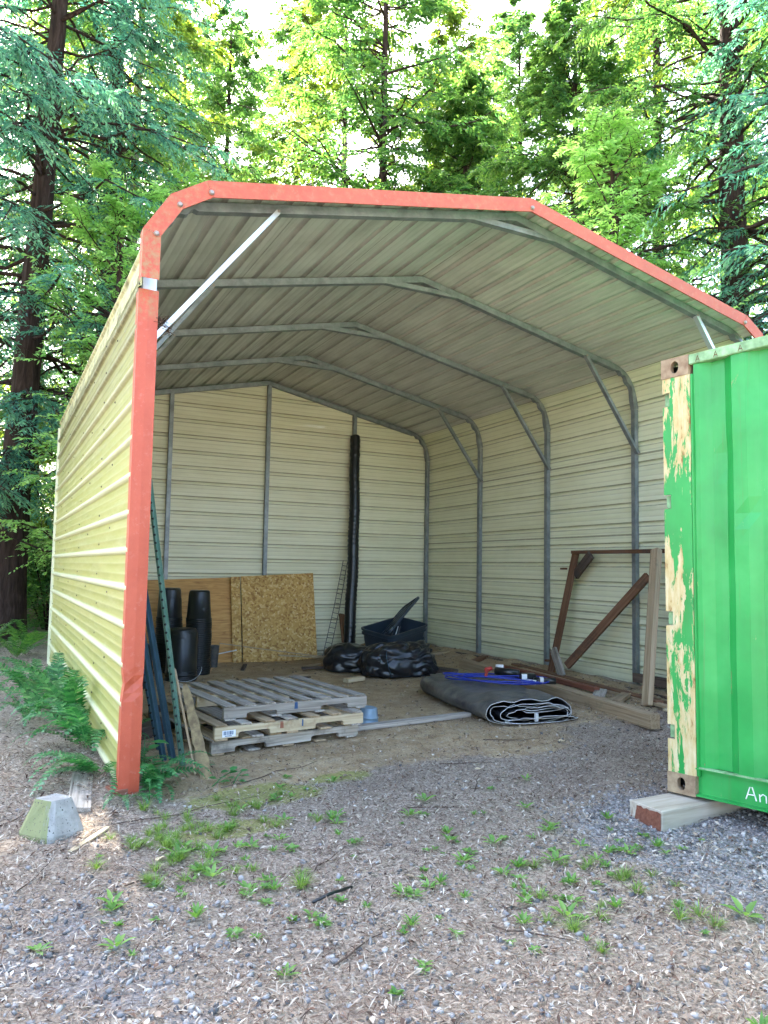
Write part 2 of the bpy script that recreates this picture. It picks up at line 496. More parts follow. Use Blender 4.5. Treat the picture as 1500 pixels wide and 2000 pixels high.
def mesh_obj(name, verts, faces, mat, parent=None, smooth=False, origin=None, matidx=None, attrs=None):
    """verts in world space (parents unrotated while building)"""
    V = np.asarray(verts, dtype=np.float32).reshape(-1, 3)
    if origin is None:
        lo, hi = V.min(0), V.max(0)
        origin = Vector(((lo[0] + hi[0]) / 2, (lo[1] + hi[1]) / 2, lo[2]))
    origin = Vector(origin)
    V = V - np.array(origin, dtype=np.float32)
    me = bpy.data.meshes.new(name)
    if isinstance(faces, np.ndarray):
        nf, k = faces.shape
        me.vertices.add(len(V)); me.vertices.foreach_set('co', V.ravel())
        me.loops.add(nf * k); me.loops.foreach_set('vertex_index', faces.astype(np.int32).ravel())
        me.polygons.add(nf)
        me.polygons.foreach_set('loop_start', (np.arange(nf) * k).astype(np.int32))
        try:
            me.polygons.foreach_set('loop_total', np.full(nf, k, dtype=np.int32))
        except Exception:
            pass
        me.update(calc_edges=True)
    else:
        me.from_pydata([tuple(v) for v in V.tolist()], [], faces)
        me.update()
    set_mat(me, mat)
    if matidx is not None:
        me.polygons.foreach_set('material_index', np.asarray(matidx, dtype=np.int32))
    if smooth:
        me.polygons.foreach_set('use_smooth', np.ones(len(me.polygons), dtype=bool))
    if attrs:
        for an, (typ, data) in attrs.items():
            a = me.attributes.new(an, typ, 'POINT')
            if typ == 'FLOAT':
                a.data.foreach_set('value', np.asarray(data, dtype=np.float32))
            else:
                a.data.foreach_set('color', np.asarray(data, dtype=np.float32).ravel())
    o = bpy.data.objects.new(name, me)
    link(o, parent)
    o.location = origin - wloc(parent)
    WLOC[o.name] = origin
    return o

def sub_parent(o_child, o_parent):
    """child built in world coords -> reparent to a part"""
    o_child.parent = o_parent
    o_child.location = WLOC[o_child.name] - WLOC[o_parent.name]

def bev_box_mesh(L, w, h, bev, jit=0.0, seed=0):
    bm = bmesh.new()
    bmesh.ops.create_cube(bm, size=1)
    for v in bm.verts:
        v.co.x *= L; v.co.y *= w; v.co.z *= h
    if bev > 0:
        bmesh.ops.bevel(bm, geom=list(bm.edges), offset=bev, segments=1, affect='EDGES')
    if jit:
        rr = random.Random(seed)
        for v in bm.verts:
            v.co += Vector((rr.uniform(-1, 1), rr.uniform(-1, 1), rr.uniform(-1, 1))) * jit
    return bm

def beam(name, p0, p1, w, h, mat, parent=None, roll=0.0, bev=0.003, jit=0.0015, up=(0, 0, 1), splinter=0.0):
    """a board from p0 to p1 (axis through its middle); w across, h along `up`; long axis = local X"""
    p0, p1 = Vector(p0), Vector(p1)
    d = p1 - p0
    L = d.length
    bm = bev_box_mesh(L, w, h, min(bev, w * 0.3, h * 0.3), jit, hash((round(L, 3), round(p0.x, 3))) & 0xffff)
    if splinter:
        rr = random.Random(int(L * 1000))
        for v in bm.verts:
            if abs(v.co.x) > L * 0.49:
                v.co.x += rr.uniform(-splinter, splinter)
    me = bpy.data.meshes.new(name)
    bm.to_mesh(me); bm.free()
    set_mat(me, mat)
    o = bpy.data.objects.new(name, me)
    link(o, parent)
    x = d.normalized()
    upv_ = Vector(up)
    y = upv_.cross(x)
    if y.length < 1e-4:
        y = Vector((0, 1, 0)).cross(x)
    y.normalize()
    z = x.cross(y)
    m = Matrix((x, y, z)).transposed()
    if roll:
        m = m @ Matrix.Rotation(roll, 3, 'X')
    mid = (p0 + p1) / 2
    o.rotation_euler = m.to_euler()
    o.location = mid - wloc(parent)
    WLOC[o.name] = mid
    return o

def tube_data(pts, rad, n=6, cap=True):
    pts = [Vector(p) for p in pts]
    rads = rad if hasattr(rad, '__len__') else [rad] * len(pts)
    V, F = [], []
    prev = None
    for i, p in enumerate(pts):
        t = (pts[min(i + 1, len(pts) - 1)] - pts[max(i - 1, 0)]).normalized()
        if prev is None:
            a = Vector((0, 0, 1)) if abs(t.z) < 0.9 else Vector((1, 0, 0))
            u = t.cross(a).normalized()
        else:
            u = (prev - t * prev.dot(t))
            u = u.normalized() if u.length > 1e-6 else t.orthogonal().normalized()
        prev = u
        w = t.cross(u)
        for k in range(n):
            ang = 2 * math.pi * k / n
            V.append(p + (u * math.cos(ang) + w * math.sin(ang)) * rads[i])
    for i in range(len(pts) - 1):
        for k in range(n):
            a = i * n + k; b = i * n + (k + 1) % n
            F.append((a, b, b + n, a + n))
    if cap:
        F.append(tuple(range(n - 1, -1, -1)))
        F.append(tuple(range((len(pts) - 1) * n, len(pts) * n)))
    return [tuple(v) for v in V], F

def tube(name, pts, rad, mat, parent=None, n=6, smooth=True):
    V, F = tube_data(pts, rad, n)
    return mesh_obj(name, V, F, mat, parent, smooth)

def merge(lst):
    V, F = [], []
    for v, f in lst:
        o = len(V)
        V += list(v)
        F += [tuple(i + o for i in q) for q in f]
    return V, F

def box_data(x0, x1, y0, y1, z0, z1):
    V = [(x0, y0, z0), (x1, y0, z0), (x1, y1, z0), (x0, y1, z0), (x0, y0, z1), (x1, y0, z1), (x1, y1, z1), (x0, y1, z1)]
    F = [(0, 3, 2, 1), (4, 5, 6, 7), (0, 1, 5, 4), (1, 2, 6, 5), (2, 3, 7, 6), (3, 0, 4, 7)]
    return V, F

def copy_tree(o, parent=None):
    c = o.copy()
    COL.objects.link(c)
    if parent is not None:
        c.parent = parent
    for ch in o.children:
        copy_tree(ch, c)
    return c

def smooth01(t):
    t = np.clip(t, 0, 1)
    return t * t * (3 - 2 * t)

# value noise for numpy arrays
_perm = RNG.random((256, 256))
def vnoise(x, y):
    x = np.asarray(x, dtype=float); y = np.asarray(y, dtype=float)
    xi = np.floor(x).astype(int); yi = np.floor(y).astype(int)
    fx = x - xi; fy = y - yi
    fx = fx * fx * (3 - 2 * fx); fy = fy * fy * (3 - 2 * fy)
    g = lambda a, b: _perm[a & 255, b & 255]
    return (g(xi, yi) * (1 - fx) + g(xi + 1, yi) * fx) * (1 - fy) + (g(xi, yi + 1) * (1 - fx) + g(xi + 1, yi + 1) * fx) * fy
def fbm(x, y, o=4):
    s = 0; a = 0.5; f = 1
    for i in range(o):
        s = s + a * (vnoise(x * f + 17.3 * i, y * f + 5.1 * i) - 0.5); a *= 0.5; f *= 2.03
    return s

def hbase(x, y):
    x = np.asarray(x, dtype=float); y = np.asarray(y, dtype=float)
    return -0.05 * smooth01((0.6 - y) / 1.6) + 0.09 * smooth01((x - 3.6) / 1.6) * smooth01((y + 0.2) / 1.2)
def ground_h(x, y):
    x = np.asarray(x, dtype=float); y = np.asarray(y, dtype=float)
    inside = ((x > 0.3) & (x < 5.4) & (y > 0.2) & (y < 5.8)).astype(float)
    amp = 0.035 - 0.012 * inside
    h = hbase(x, y) + amp * fbm(x * 1.3, y * 1.3, 3) + 0.016 * fbm(x * 9, y * 9, 3)
    # dirt heaped along the right wall and under the ferns on the left
    h = h + 0.05 * np.exp(-((x - 5.45) / 0.28) ** 2) * smooth01((y - 0.5) / 0.8) * (0.5 + vnoise(x * 4, y * 4))
    h = h + 0.03 * np.exp(-((x + 0.15) / 0.3) ** 2) * smooth01((y + 0.6) / 0.8)
    h = h - 0.035 * np.exp(-(((x - 2.62) / 0.35) ** 2 + ((y + 1.7) / 0.25) ** 2))
    far = np.maximum(0, np.hypot(x, y) - 14)
    h = h + far * 0.02 + fbm(x * 0.12, y * 0.12, 3) * np.minimum(1.2, far * 0.08)
    return h
def GH(x, y):
    return float(ground_h(x, y))

# ------------------------------------------------------------------ ground
def zone_masks(x, y):
    # gravel in front right, and lower left corner; moss band; tan earth in the shed
    d_front = -y
    g = smooth01((x - 0.15 * d_front - 1.0) / 1.6) * smooth01((d_front - 0.9 + 0.25 * (x - 2.0)) / 0.9)
    g = np.maximum(g, 0.42 * smooth01((0.25 - x) / 0.5) * smooth01((d_front - 0.9) / 0.5) * smooth01((x + 3) / 1))
    g = np.maximum(g, 0.22 * smooth01((d_front - 1.2) / 0.8))
    g = g * (0.75 + 0.5 * vnoise(x * 2.2, y * 2.2))
    mo = np.exp(-(((x - 0.75) / 0.45) ** 2 + ((y + 0.28) / 0.20) ** 2)) * 0.9
    mo = np.maximum(mo, np.exp(-(((x - 0.45) / 0.35) ** 2 + ((y + 0.75) / 0.14) ** 2)) * 0.8)
    mo = np.maximum(mo, np.exp(-(((x - 1.35) / 0.3) ** 2 + ((y + 0.12) / 0.14) ** 2)) * 0.6)
    tn = smooth01((y + 0.75 - 0.5 * vnoise(x * 1.7, y * 1.7)) / 0.9) * smooth01(x / 0.3) * smooth01((5.6 - x) / 0.2) * smooth01((6.2 - y) / 0.2)
    tn = tn * (1 - 0.7 * smooth01((x - 2.6) / 1.4) * smooth01((1.4 - y) / 1.4))
    return np.clip(g, 0, 1), np.clip(mo * 1.35, 0, 1), np.clip(tn, 0, 1)

def build_ground():
    def axis(a0, a1, step, far0, far1):
        core = np.arange(a0, a1 + 1e-6, step)
        left = []; s = step; v = a0
        while v > far0:
            s *= 1.13; v -= s; left.append(v)
        right = []; s = step; v = a1
        while v < far1:
            s *= 1.13; v += s; right.append(v)
        return np.concatenate([np.array(left[::-1]), core, np.array(right)])
    xs = axis(-1.6, 5.8, 0.028, -220, 220)
    ys = axis(-3.6, 6.2, 0.035, -220, 220)
    X, Y = np.meshgrid(xs, ys)
    Z = ground_h(X, Y)
    V = np.stack([X.ravel(), Y.ravel(), Z.ravel()], 1)
    nx, ny = len(xs), len(ys)
    i = np.arange(ny - 1)[:, None] * nx + np.arange(nx - 1)[None, :]
    F = np.stack([i, i + 1, i + nx + 1, i + nx], -1).reshape(-1, 4)
    g, mo, tn = zone_masks(X.ravel(), Y.ravel())
    colr = np.stack([g, mo, tn, np.ones_like(g)], 1)
    o = mesh_obj('ground', V, F, 'ground', None, True, (0, 0, 0), attrs={'zone': ('FLOAT_COLOR', colr)})
    tag(o, kind='structure')
build_ground()

# ------------------------------------------------------------------ the metal carport
SW = 5.69            # width at the front
SL = 5.897           # frame 1 to frame 5
FS = SL / 4
shed = empty('metal_carport', (SW / 2, SL / 2, 0),
             'open-fronted cream metal carport with red trim and arched steel frames standing over the dirt floor', 'carport')

def warp(p):
    x, y, z = p
    t = float(smooth01((z - 0.8) / 2.8))
    return (x * (1 - 0.0035 * y), y, z - 0.022 * y * t)
def warp_np(V):
    V = np.array(V, dtype=float)
    t = smooth01((V[:, 2] - 0.8) / 2.8)
    out = V.copy()
    out[:, 0] = V[:, 0] * (1 - 0.0035 * V[:, 1])
    out[:, 2] = V[:, 2] - 0.022 * V[:, 1] * t
    return out

ZP = 4.19
def half_profile(off=0.0, z0=0.0, n=7):
    """left half of the cross-section from the ground to the peak, offset inward by off"""
    A = Vector((0, 3.20)); B = Vector((0.40, 3.685)); Pk = Vector((SW / 2, ZP))
    c0 = Vector((0, 3.56)); 
    pts = [Vector((0, z0))]
    m = 24
    for k in range(m + 1):
        t = k / m
        c1 = Vector((0.05, 3.50)); c2 = Vector((0.14, 3.63))
        q = A * (1 - t) ** 3 + c1 * 3 * t * (1 - t) ** 2 + c2 * 3 * t * t * (1 - t) + B * t ** 3
        pts.append(q)
    pts.append(Pk)
    if off:
        out = []
        for i, p in enumerate(pts):
            a = pts[max(i - 1, 0)]; b = pts[min(i + 1, len(pts) - 1)]
            if i == len(pts) - 1: a = pts[i - 1]; b = pts[i]
            t = (b - a).normalized()
            nrm = Vector((t.y, -t.x))
            out.append(p + nrm * off)
        out[-1].x = SW / 2
        pts = out
    return pts

def full_profile(off=0.0, z0=0.0):
    h = half_profile(off, z0)
    r = [Vector((SW - p.x, p.y)) for p in h[::-1]][1:]
    return h + r

def resample(pts, ss):
    """positions and outward normals at arclengths ss"""
    P = np.array([(p.x, p.y) for p in pts])
    seg = np.hypot(*(P[1:] - P[:-1]).T)
    S = np.concatenate([[0], np.cumsum(seg)])
    x = np.interp(ss, S, P[:, 0]); z = np.interp(ss, S, P[:, 1])
    e = 0.01
    x2 = np.interp(np.array(ss) + e, S, P[:, 0]); z2 = np.interp(np.array(ss) + e, S, P[:, 1])
    x1 = np.interp(np.array(ss) - e, S, P[:, 0]); z1 = np.interp(np.array(ss) - e, S, P[:, 1])
    tx, tz = x2 - x1, z2 - z1
    L = np.hypot(tx, tz) + 1e-9
    return np.stack([x, z], 1), np.stack([-tz / L, tx / L], 1), S[-1]

RIB = [(-0.034, 0.0), (-0.027, 0.00001), (-0.020, 0.012), (-0.012, 0.023), (0.012, 0.023), (0.020, 0.012), (0.027, 0.00001), (0.034, 0.0)]
MIN = [(0.072, 0.0), (0.077, 0.0016), (0.085, 0.0016), (0.090, 0.0), (0.138, 0.0), (0.143, 0.0016), (0.151, 0.0016), (0.156, 0.0)]
R9 = 0.2286

def sheet_panel(name, prof, ribs, s_lo, s_hi, y0, y1, mat, ny=22, label=None, grime_shade=None, lift=0.0, seed=0):
    ss, hh = [s_lo], [0.0]
    for r in ribs:
        for ds, h in RIB + MIN:
            s = r + ds
            if s_lo + 0.002 < s < s_hi - 0.002:
                ss.append(s); hh.append(h)
    ss += [s_lo + 0.004, s_lo + 0.012, s_hi - 0.012, s_hi - 0.004]; hh += [0.00002, 0.0, 0.0, 0.00002]
    ss.append(s_hi); hh.append(0.0)
    o = np.argsort(ss, kind='stable')
    ss = np.array(ss)[o]; hh = np.array(hh)[o]
    P, Nn, tot = resample(prof, ss)
    yy = np.linspace(y0, y1, ny)
    V = []
    G = []
    Fm = np.tile(np.clip(1 - hh / 0.012, 0.05, 1), ny)
    rr = np.random.default_rng(seed)
    ph = rr.uniform(0, 50)
    for y in yy:
        wob = 0.0022 * fbm(ss * 2.0 + ph, np.full_like(ss, y * 1.3 + ph), 2) * 2
        if abs(y - y0) < 1e-6 or abs(y - y1) < 1e-6:
            wob = wob + 0.0015 * (rr.random(len(ss)) - 0.5)
        d = (hh + lift + wob)[:, None]
        q = P + Nn * d
        row = np.stack([q[:, 0], np.full(len(ss), y), q[:, 1]], 1)
        V.append(row)
        G.append(grime_shade(q[:, 0], np.full(len(ss), y), q[:, 1], hh) if grime_shade is not None else np.zeros(len(ss)))
    V = warp_np(np.concatenate(V)); G = np.concatenate(G)
    n = len(ss)
    i = np.arange(ny - 1)[:, None] * n + np.arange(n - 1)[None, :]
    F = np.stack([i, i + 1, i + n + 1, i + n], -1).reshape(-1, 4)
    ob = mesh_obj(name, V, F, mat, shed, False, attrs={'grime_shade': ('FLOAT', G), 'film': ('FLOAT', Fm)})
    if label: ob['label'] = label
    return ob

def solidify(o, t=0.0016):
    pass

prof = full_profile(0.0, 0.0)
_, _, TOT = resample(prof, [0.0])
ZR0 = 0.05      # height of the lowest rib
wall_top_s = 3.12

def rib_shade_grime(x, y, z, h):
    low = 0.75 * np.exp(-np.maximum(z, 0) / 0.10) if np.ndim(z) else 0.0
    return low * (z < 0.6) + (np.abs(h - 0.00002) < 1e-6) * 1.6 + (np.abs(h - 0.00001) < 1e-6) * 1.0 + (np.abs(h - 0.012) < 1e-6) * 0.35 + (np.abs(h - 0.0016) < 1e-4) * 0.20  # rib edges: groove shade painted in with grime; also lap seams, base dirt
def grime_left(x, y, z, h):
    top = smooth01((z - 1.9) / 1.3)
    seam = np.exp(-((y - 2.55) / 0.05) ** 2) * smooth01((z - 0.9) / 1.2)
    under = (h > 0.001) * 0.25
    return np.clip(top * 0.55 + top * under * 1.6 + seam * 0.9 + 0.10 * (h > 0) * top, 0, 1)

k = 0
s0 = 0.0
pan = [(-0.0, ZR0 + 3.5 * R9), (ZR0 + 3.5 * R9, ZR0 + 7.5 * R9), (ZR0 + 7.5 * R9, ZR0 + 11.5 * R9), (ZR0 + 11.5 * R9, 3.14)]
for j, (a, b) in enumerate(pan):
    ribs = [ZR0 + i * R9 for i in range(0, 15)]
    sheet_panel('wall_panel', prof, ribs, max(0.0, a), b, 0.0, SL + 0.05, 'sheet_left', 30,
                'yellow-green weathered wall panel, mossy near the eave' if j == 3 else None, grime_left, 0.0, j)
for j, (a, b) in enumerate(pan[:3] + [(pan[3][0], 3.66)]):
    ribs = [TOT - (ZR0 + i * R9) for i in range(0, 17)]
    # shift minor ribs: they follow each rib upward in s
    sheet_panel('wall_panel', prof, ribs, TOT - b, TOT - max(0.0, a), 0.0, SL + 0.05, 'sheet_cream', 30, None, rib_shade_grime, 0.0, 10 + j)

# roof: ribs spaced from the peak both ways, panels of four ribs
def roof_darkening(x, y, z, h):
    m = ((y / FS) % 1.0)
    near = np.exp(-((np.minimum(m, 1 - m)) * FS / 0.10) ** 2)  # darker close to each frame
    return np.clip(rib_shade_grime(x, y, z, h) * 0.55 + near * 0.45 * (x < 3.4) + 0.3 * np.clip(fbm(x * 3, y * 3, 3) * 3, 0, 1) * (x < 3.8), 0, 1)  # rib shade painted with grime, frame bands, random blotches towards the left
roof_lo, roof_hi = 3.12, TOT - 3.62
mid = TOT / 2
edges = [roof_lo]
s = mid - 3 * 0.9144
while s < roof_hi - 0.05:
    if s > roof_lo + 0.15:
        edges.append(s)
    s += 0.9144
edges.append(roof_hi)
rib_s = [mid + (i + 0.5) * R9 for i in range(-24, 24)]
for j in range(len(edges) - 1):
    a, b = edges[j], edges[j + 1]
    sheet_panel('roof_panel', prof, rib_s, a, b + (0.012 if j < len(edges) - 2 else 0), -0.155, SL + 0.15, 'sheet_roof', 30, None, roof_darkening,
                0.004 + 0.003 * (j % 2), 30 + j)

# back wall
def x_limits(z):
    h = half_profile(0.004, 0.0)
    zs = [p.y for p in h]; xs = [p.x for p in h]
    xl = float(np.interp(z, zs, xs)) if z < h[-1].y else SW / 2
    return xl, SW - xl
def back_panel(z0, z1, seed):
    zs = [z0, z1]; hs = {}
    rows = []
    for i in range(-1, 22):
        r = ZR0 + i * R9
        for ds, h in RIB + MIN:
            z = r + ds
            if z0 + 0.001 < z < z1 - 0.001:
                rows.append((z, h))
    rows = sorted([(z0, 0.0), (z1, 0.0)] + rows)
    nx = 26
    V, G = [], []
    for z, h in rows:
        xl, xr = x_limits(z)
        for i in range(nx):
            x = xl + (xr - xl) * i / (nx - 1)
            w = 0.004 * float(fbm(x * 1.7 + seed, z * 2.2, 2)) * 2
            V.append((x, SL + 0.04 + h + w, z)); G.append(1.0 if 0 < h < 0.0001 else (0.35 if h == 0.012 else (0.2 if h == 0.0016 else 0.0)) + 0.75 * math.exp(-max(z, 0) / 0.12))  # rib-edge values paint groove shade with grime; last term is dirt at the base
    V = warp_np(V)
    n = nx
    i = np.arange(len(rows) - 1)[:, None] * n + np.arange(n - 1)[None, :]
    F = np.stack([i, i + 1, i + n + 1, i + n], -1).reshape(-1, 4)
    mesh_obj('back_panel', V, F, 'sheet_back', shed, False, attrs={'grime_shade': ('FLOAT', G)})
def sheet_back():
    metal_sheet('sheet_back', (0.79, 0.775, 0.56), (0.55, 0.52, 0.28), 0.45, 0.8, 0.42, 0.45, grime_shade_col=(0.20, 0.16, 0.10))
    m = MATS['sheet_back']
    for nd in m.node_tree.nodes:
        if nd.type == 'MAPPING' and abs(nd.inputs['Scale'].default_value[0] - 3.0) < 1e-3:
            nd.inputs['Scale'].default_value = (0.35, 3.0, 3.0)
sheet_back()
zb = [0.0, 0.05 + 3.5 * R9, 0.05 + 7.5 * R9, 0.05 + 11.5 * R9, 0.05 + 15.5 * R9, ZP - 0.006]
for j in range(5):
    back_panel(zb[j], zb[j + 1], j * 3.3)

# frames: square tube bows, posts
def strip_tube(name, path, wy, wt, y, mat, parent, crimp=None):
    """square tube following path (list of Vector x,z at the tube's outer edge); wt thickness inward, wy along y"""
    V, F = [], []
    n = len(path)
    for i, p in enumerate(path):
        a = path[max(i - 1, 0)]; b = path[min(i + 1, n - 1)]
        t = (b - a).normalized()
        nin = Vector((t.y, -t.x))
        c = crimp(i, p) if crimp else 0.0
        o_ = p; q = p + nin * (wt + c)
        V += [(o_.x, y - wy / 2, o_.y), (o_.x, y + wy / 2, o_.y), (q.x, y + wy / 2, q.y), (q.x, y - wy / 2, q.y)]
    for i in range(n - 1):
        for k in range(4):
            a = i * 4 + k; b = i * 4 + (k + 1) % 4
            F.append((a, a + 4, b + 4, b))
    F.append((0, 1, 2, 3)); F.append(((n - 1) * 4 + 3, (n - 1) * 4 + 2, (n - 1) * 4 + 1, (n - 1) * 4))
    return mesh_obj(name, warp_np(V), F, mat, parent)

TW = 0.060
bow_path_full = full_profile(0.010, 0.0)
for fi in range(5):
    y = fi * FS
    if fi == 0: y = 0.036
    if fi == 4: y = SL - 0.01
    P = [p for p in bow_path_full]
    # densify the slopes a little
    path = []
    for i in range(1, len(P) - 1):
        path.append(P[i])
        if i + 1 < len(P) - 1 and (P[i + 1] - P[i]).length > 0.5:
            for k in range(1, 8):
                path.append(P[i].lerp(P[i + 1], k / 8))
    sagrr = random.Random(fi)
    def crimp(i, p):
        d = min(p.x, SW - p.x)
        if 0.015 < d < 0.36 and p.y > 3.22:
            return -0.012 + 0.013 * math.sin(d * 62)
        return 0.0
    strip_tube('roof_bow', path, TW, TW, y, 'galvanised', shed, crimp)
    for side in (0, 1):
        xx = 0.012 if side == 0 else SW - 0.012
        xi = xx + (0.054 if side == 0 else -0.054)
        x0, x1 = min(xx, xi), max(xx, xi)
        V, F = box_data(x0, x1, y - 0.027, y + 0.027, -0.06, 3.19)
        o = mesh_obj('frame_post', warp_np(V), F, 'galvanised', shed)
    # peak brace: straight chord under the ridge
    if fi < 4:
        cx = SW / 2; sl = (ZP - 3.685) / (SW / 2 - 0.40)
        hw = 0.40
        zc = ZP - sl * hw - 0.010 - TW + 0.018
        V, F = box_data(cx - hw, cx + hw, y - 0.027, y + 0.027, zc - 0.020, zc + 0.024)
        V = [list(v) for v in V]
        for v in V:
            if v[2] > zc: 
                v[2] += 0.0
        o = mesh_obj('ridge_brace', warp_np(V), F, 'galvanised', shed)
        # knee braces
        for side in (0, 1):
            xa, za, xb, zb_ = 0.80, 3.69, 0.045, 2.68
            if fi == 0 and side == 0: xa, za = 0.86, 3.715
            if side: xa, xb = SW - xa, SW - xb
            yb = y - (0.030 if fi == 0 else 0.046)
            a = warp((xa, yb, za)); b = warp((xb, yb, zb_))
            bo = beam('knee_brace', a, b, 0.034, 0.05, 'galvanised_bright' if (fi == 0 and side == 0) or (fi == 0 and side == 1) else 'galvanised', shed, up=(0, 1, 0), bev=0.002, jit=0)
            if fi == 0 and side == 0: bo['label'] = 'bright clean knee brace'
            V1, F1 = [], []
            for q in (a, b):
                v_, f_ = tube_data([(q[0], q[1] - 0.028, q[2]), (q[0], q[1] - 0.018, q[2])], 0.011, 6)
                V1, F1 = merge([(V1, F1), (v_, f_)])
            so = mesh_obj('bolt', V1[:len(V1) // 2], [f for f in F1 if max(f) < len(V1) // 2], 'screw_metal', shed)
            so2 = mesh_obj('bolt', V1[len(V1) // 2:], [tuple(i - len(V1) // 2 for i in f) for f in F1 if min(f) >= len(V1) // 2], 'screw_metal', shed)
# back wall studs
for xs_, top in ((1.43, None), (2.87, None), (4.30, None)):
    hx = half_profile(0.0, 0.0)
    zt = float(np.interp(min(xs_, SW - xs_), [p.x for p in hx[5:]], [p.y for p in hx[5:]])) - 0.07
    V, F = box_data(xs_ - 0.028, xs_ + 0.028, SL - 0.036, SL + 0.018, -0.04, zt)
    o = mesh_obj('wall_stud', warp_np(V), F, 'galvanised', shed)

# red trim -----------------------------------------------------------
def trim_piece(name, a, b, na, nb, y=-0.17, grime_shade=0.0, drop=0.105, up=0.022, extra=None):
    """a,b: outer points (x,z); na,nb inward unit vectors at each end. An L strip: face towards -y and a flange over the sheet"""
    a, b, na, nb = Vector(a), Vector(b), Vector(na), Vector(nb)
    nseg = max(2, int((b - a).length / 0.12))
    V, G = [], []
    for i in range(nseg + 1):
        t = i / nseg
        p = a.lerp(b, t); n_ = na.lerp(nb, t)
        wv = 0.003 * float(fbm(p.x * 4 + 3, p.y * 4, 2)) * 2
        o_ = p - n_ * up; q = p + n_ * (drop - up)
        for (pt, yy) in ((o_, y + 0.09), (o_, y + wv), (q, y + wv * 2), (q, y + 0.012)):
            V.append((pt.x, yy, pt.y)); G.append(grime_shade * (0.4 + 0.6 * float(vnoise(p.x * 5, p.y * 5))))
    F = []
    for i in range(nseg):
        for k in range(3):
            c = i * 4 + k
            F.append((c, c + 1, c + 5, c + 4))
    return mesh_obj(name, warp_np(V), F, 'red_trim', shed, attrs={'grime_shade': ('FLOAT', G)})

def trim_poly():
    L = [(-0.012, 3.035), (-0.012, 3.33), (0.135, 3.565), (0.345, 3.70), (SW / 2 + 0.02, 4.205)]
    pts = [Vector(p) for p in L]
    pts = pts + [Vector((SW - p.x, p.y)) for p in pts[::-1][1:]]
    n = len(pts)
    seg_n = []
    for i in range(n - 1):
        t = (pts[i + 1] - pts[i]).normalized()
        seg_n.append(Vector((t.y, -t.x)))
    vn = []
    for i in range(n):
        if i == 0: vn.append(seg_n[0])
        elif i == n - 1: vn.append(seg_n[-1])
        else:
            s_ = (seg_n[i - 1] + seg_n[i]).normalized()
            vn.append(s_ / max(0.5, s_.dot(seg_n[i])))
    for i in range(n - 1):
        gr = 0.9 if i == 0 else (0.5 if i in (1, 2) else (0.35 if i == 3 else 0.15))
        o = trim_piece('roof_trim', pts[i], pts[i + 1], vn[i], vn[i + 1], -0.17 - 0.002 * (i % 2), gr)
        c = pts[i + 1] + vn[i + 1] * 0.055
        if i < n - 2:
            w0 = warp((c.x, -0.176, c.y))
            v_, f_ = tube_data([(w0[0], w0[1] - 0.012, w0[2]), (w0[0], w0[1], w0[2])], [0.011, 0.018], 8)
            mesh_obj('trim_screw', v_, f_, 'screw_metal', shed)
trim_poly()
# left corner trim down the wall end
def corner_trim(x0, x1, side):
    V, G, F = [], [], []
    nz = 60
    for i in range(nz + 1):
        z = -0.035 + (3.02 + 0.035) * i / nz
        dent = math.exp(-((z - 0.62) / 0.05) ** 2)
        dl = 0.016 * dent; df = 0.02 * dent
        fl = 0.004 * float(fbm(z * 2, 3.3, 2))
        xa, xb = x0 + dl * 0.8 + fl, x1 - 0.006 * dent + fl
        row = [(xa, 0.06, z), (xa, -0.022, z), ((xa + xb) / 2, -0.028 + df, z), (xb, -0.022, z), (xb, -0.006, z)]
        V += row
        G += [0.6 if z > 2.85 else 0.0] * 5
    for i in range(nz):
        for k in range(4):
            c = i * 5 + k
            F.append((c, c + 1, c + 6, c + 5))
    o = mesh_obj('corner_trim', V, F, 'red_trim', shed, attrs={'grime_shade': ('FLOAT', G)})
    return o
o = corner_trim(-0.022, 0.098, 0); o['label'] = 'long red corner trim, dented near the ground'
o = corner_trim(SW - 0.098, SW + 0.022, 1)
V, F = box_data(0.005, 0.085, -0.014, 0.01, 3.0, 3.10)
mesh_obj('trim_gap_flashing', V, F, 'galvanised_bright', shed)
# thin cream J-trim down the back left corner and base rails
V, F = box_data(-0.03, 0.03, SL + 0.045, SL + 0.075, 0.0, 3.2)
mesh_obj('corner_flashing', warp_np(V), F, 'sheet_cream', shed)
for xx in (0.035, SW - 0.035):
    V, F = box_data(xx - 0.022, xx + 0.022, 0.03, SL, 0.0, 0.045)
    mesh_obj('base_rail', warp_np(V), F, 'galvanised', shed)

# screw heads on the sheeting: hundreds of dots -> one stuff part per wall
def screws(name, pts, nrm, r, mat, parent):
    V, F = [], []
    for p in pts:
        p = Vector(p); n_ = Vector(nrm)
        v_, f_ = tube_data([p, p + n_ * 0.006], [r, r * 0.7], 6)
        o_ = len(V); V += v_; F += [tuple(i + o_ for i in q) for q in f_]
    o = mesh_obj(name, V, F, mat, parent)
    o['kind'] = 'stuff'
    return o
pts = []
for kz in range(0, 14):
    z = ZR0 + (kz + 0.28) * R9
    for fi in range(0, 5):
        pts.append((-0.0, min(SL - 0.02, 0.03 + fi * FS) + (0.05 if kz % 2 else 0), z))
for kz in range(0, 14, 2):
    for yy in (0.95, 2.3, 3.9, 5.2):
        pts.append((-0.0, yy, ZR0 + (kz + 0.75) * R9))
screws('screw_heads', [warp(p) for p in pts], (-1, 0, 0), 0.0085, 'screw_dark', shed)

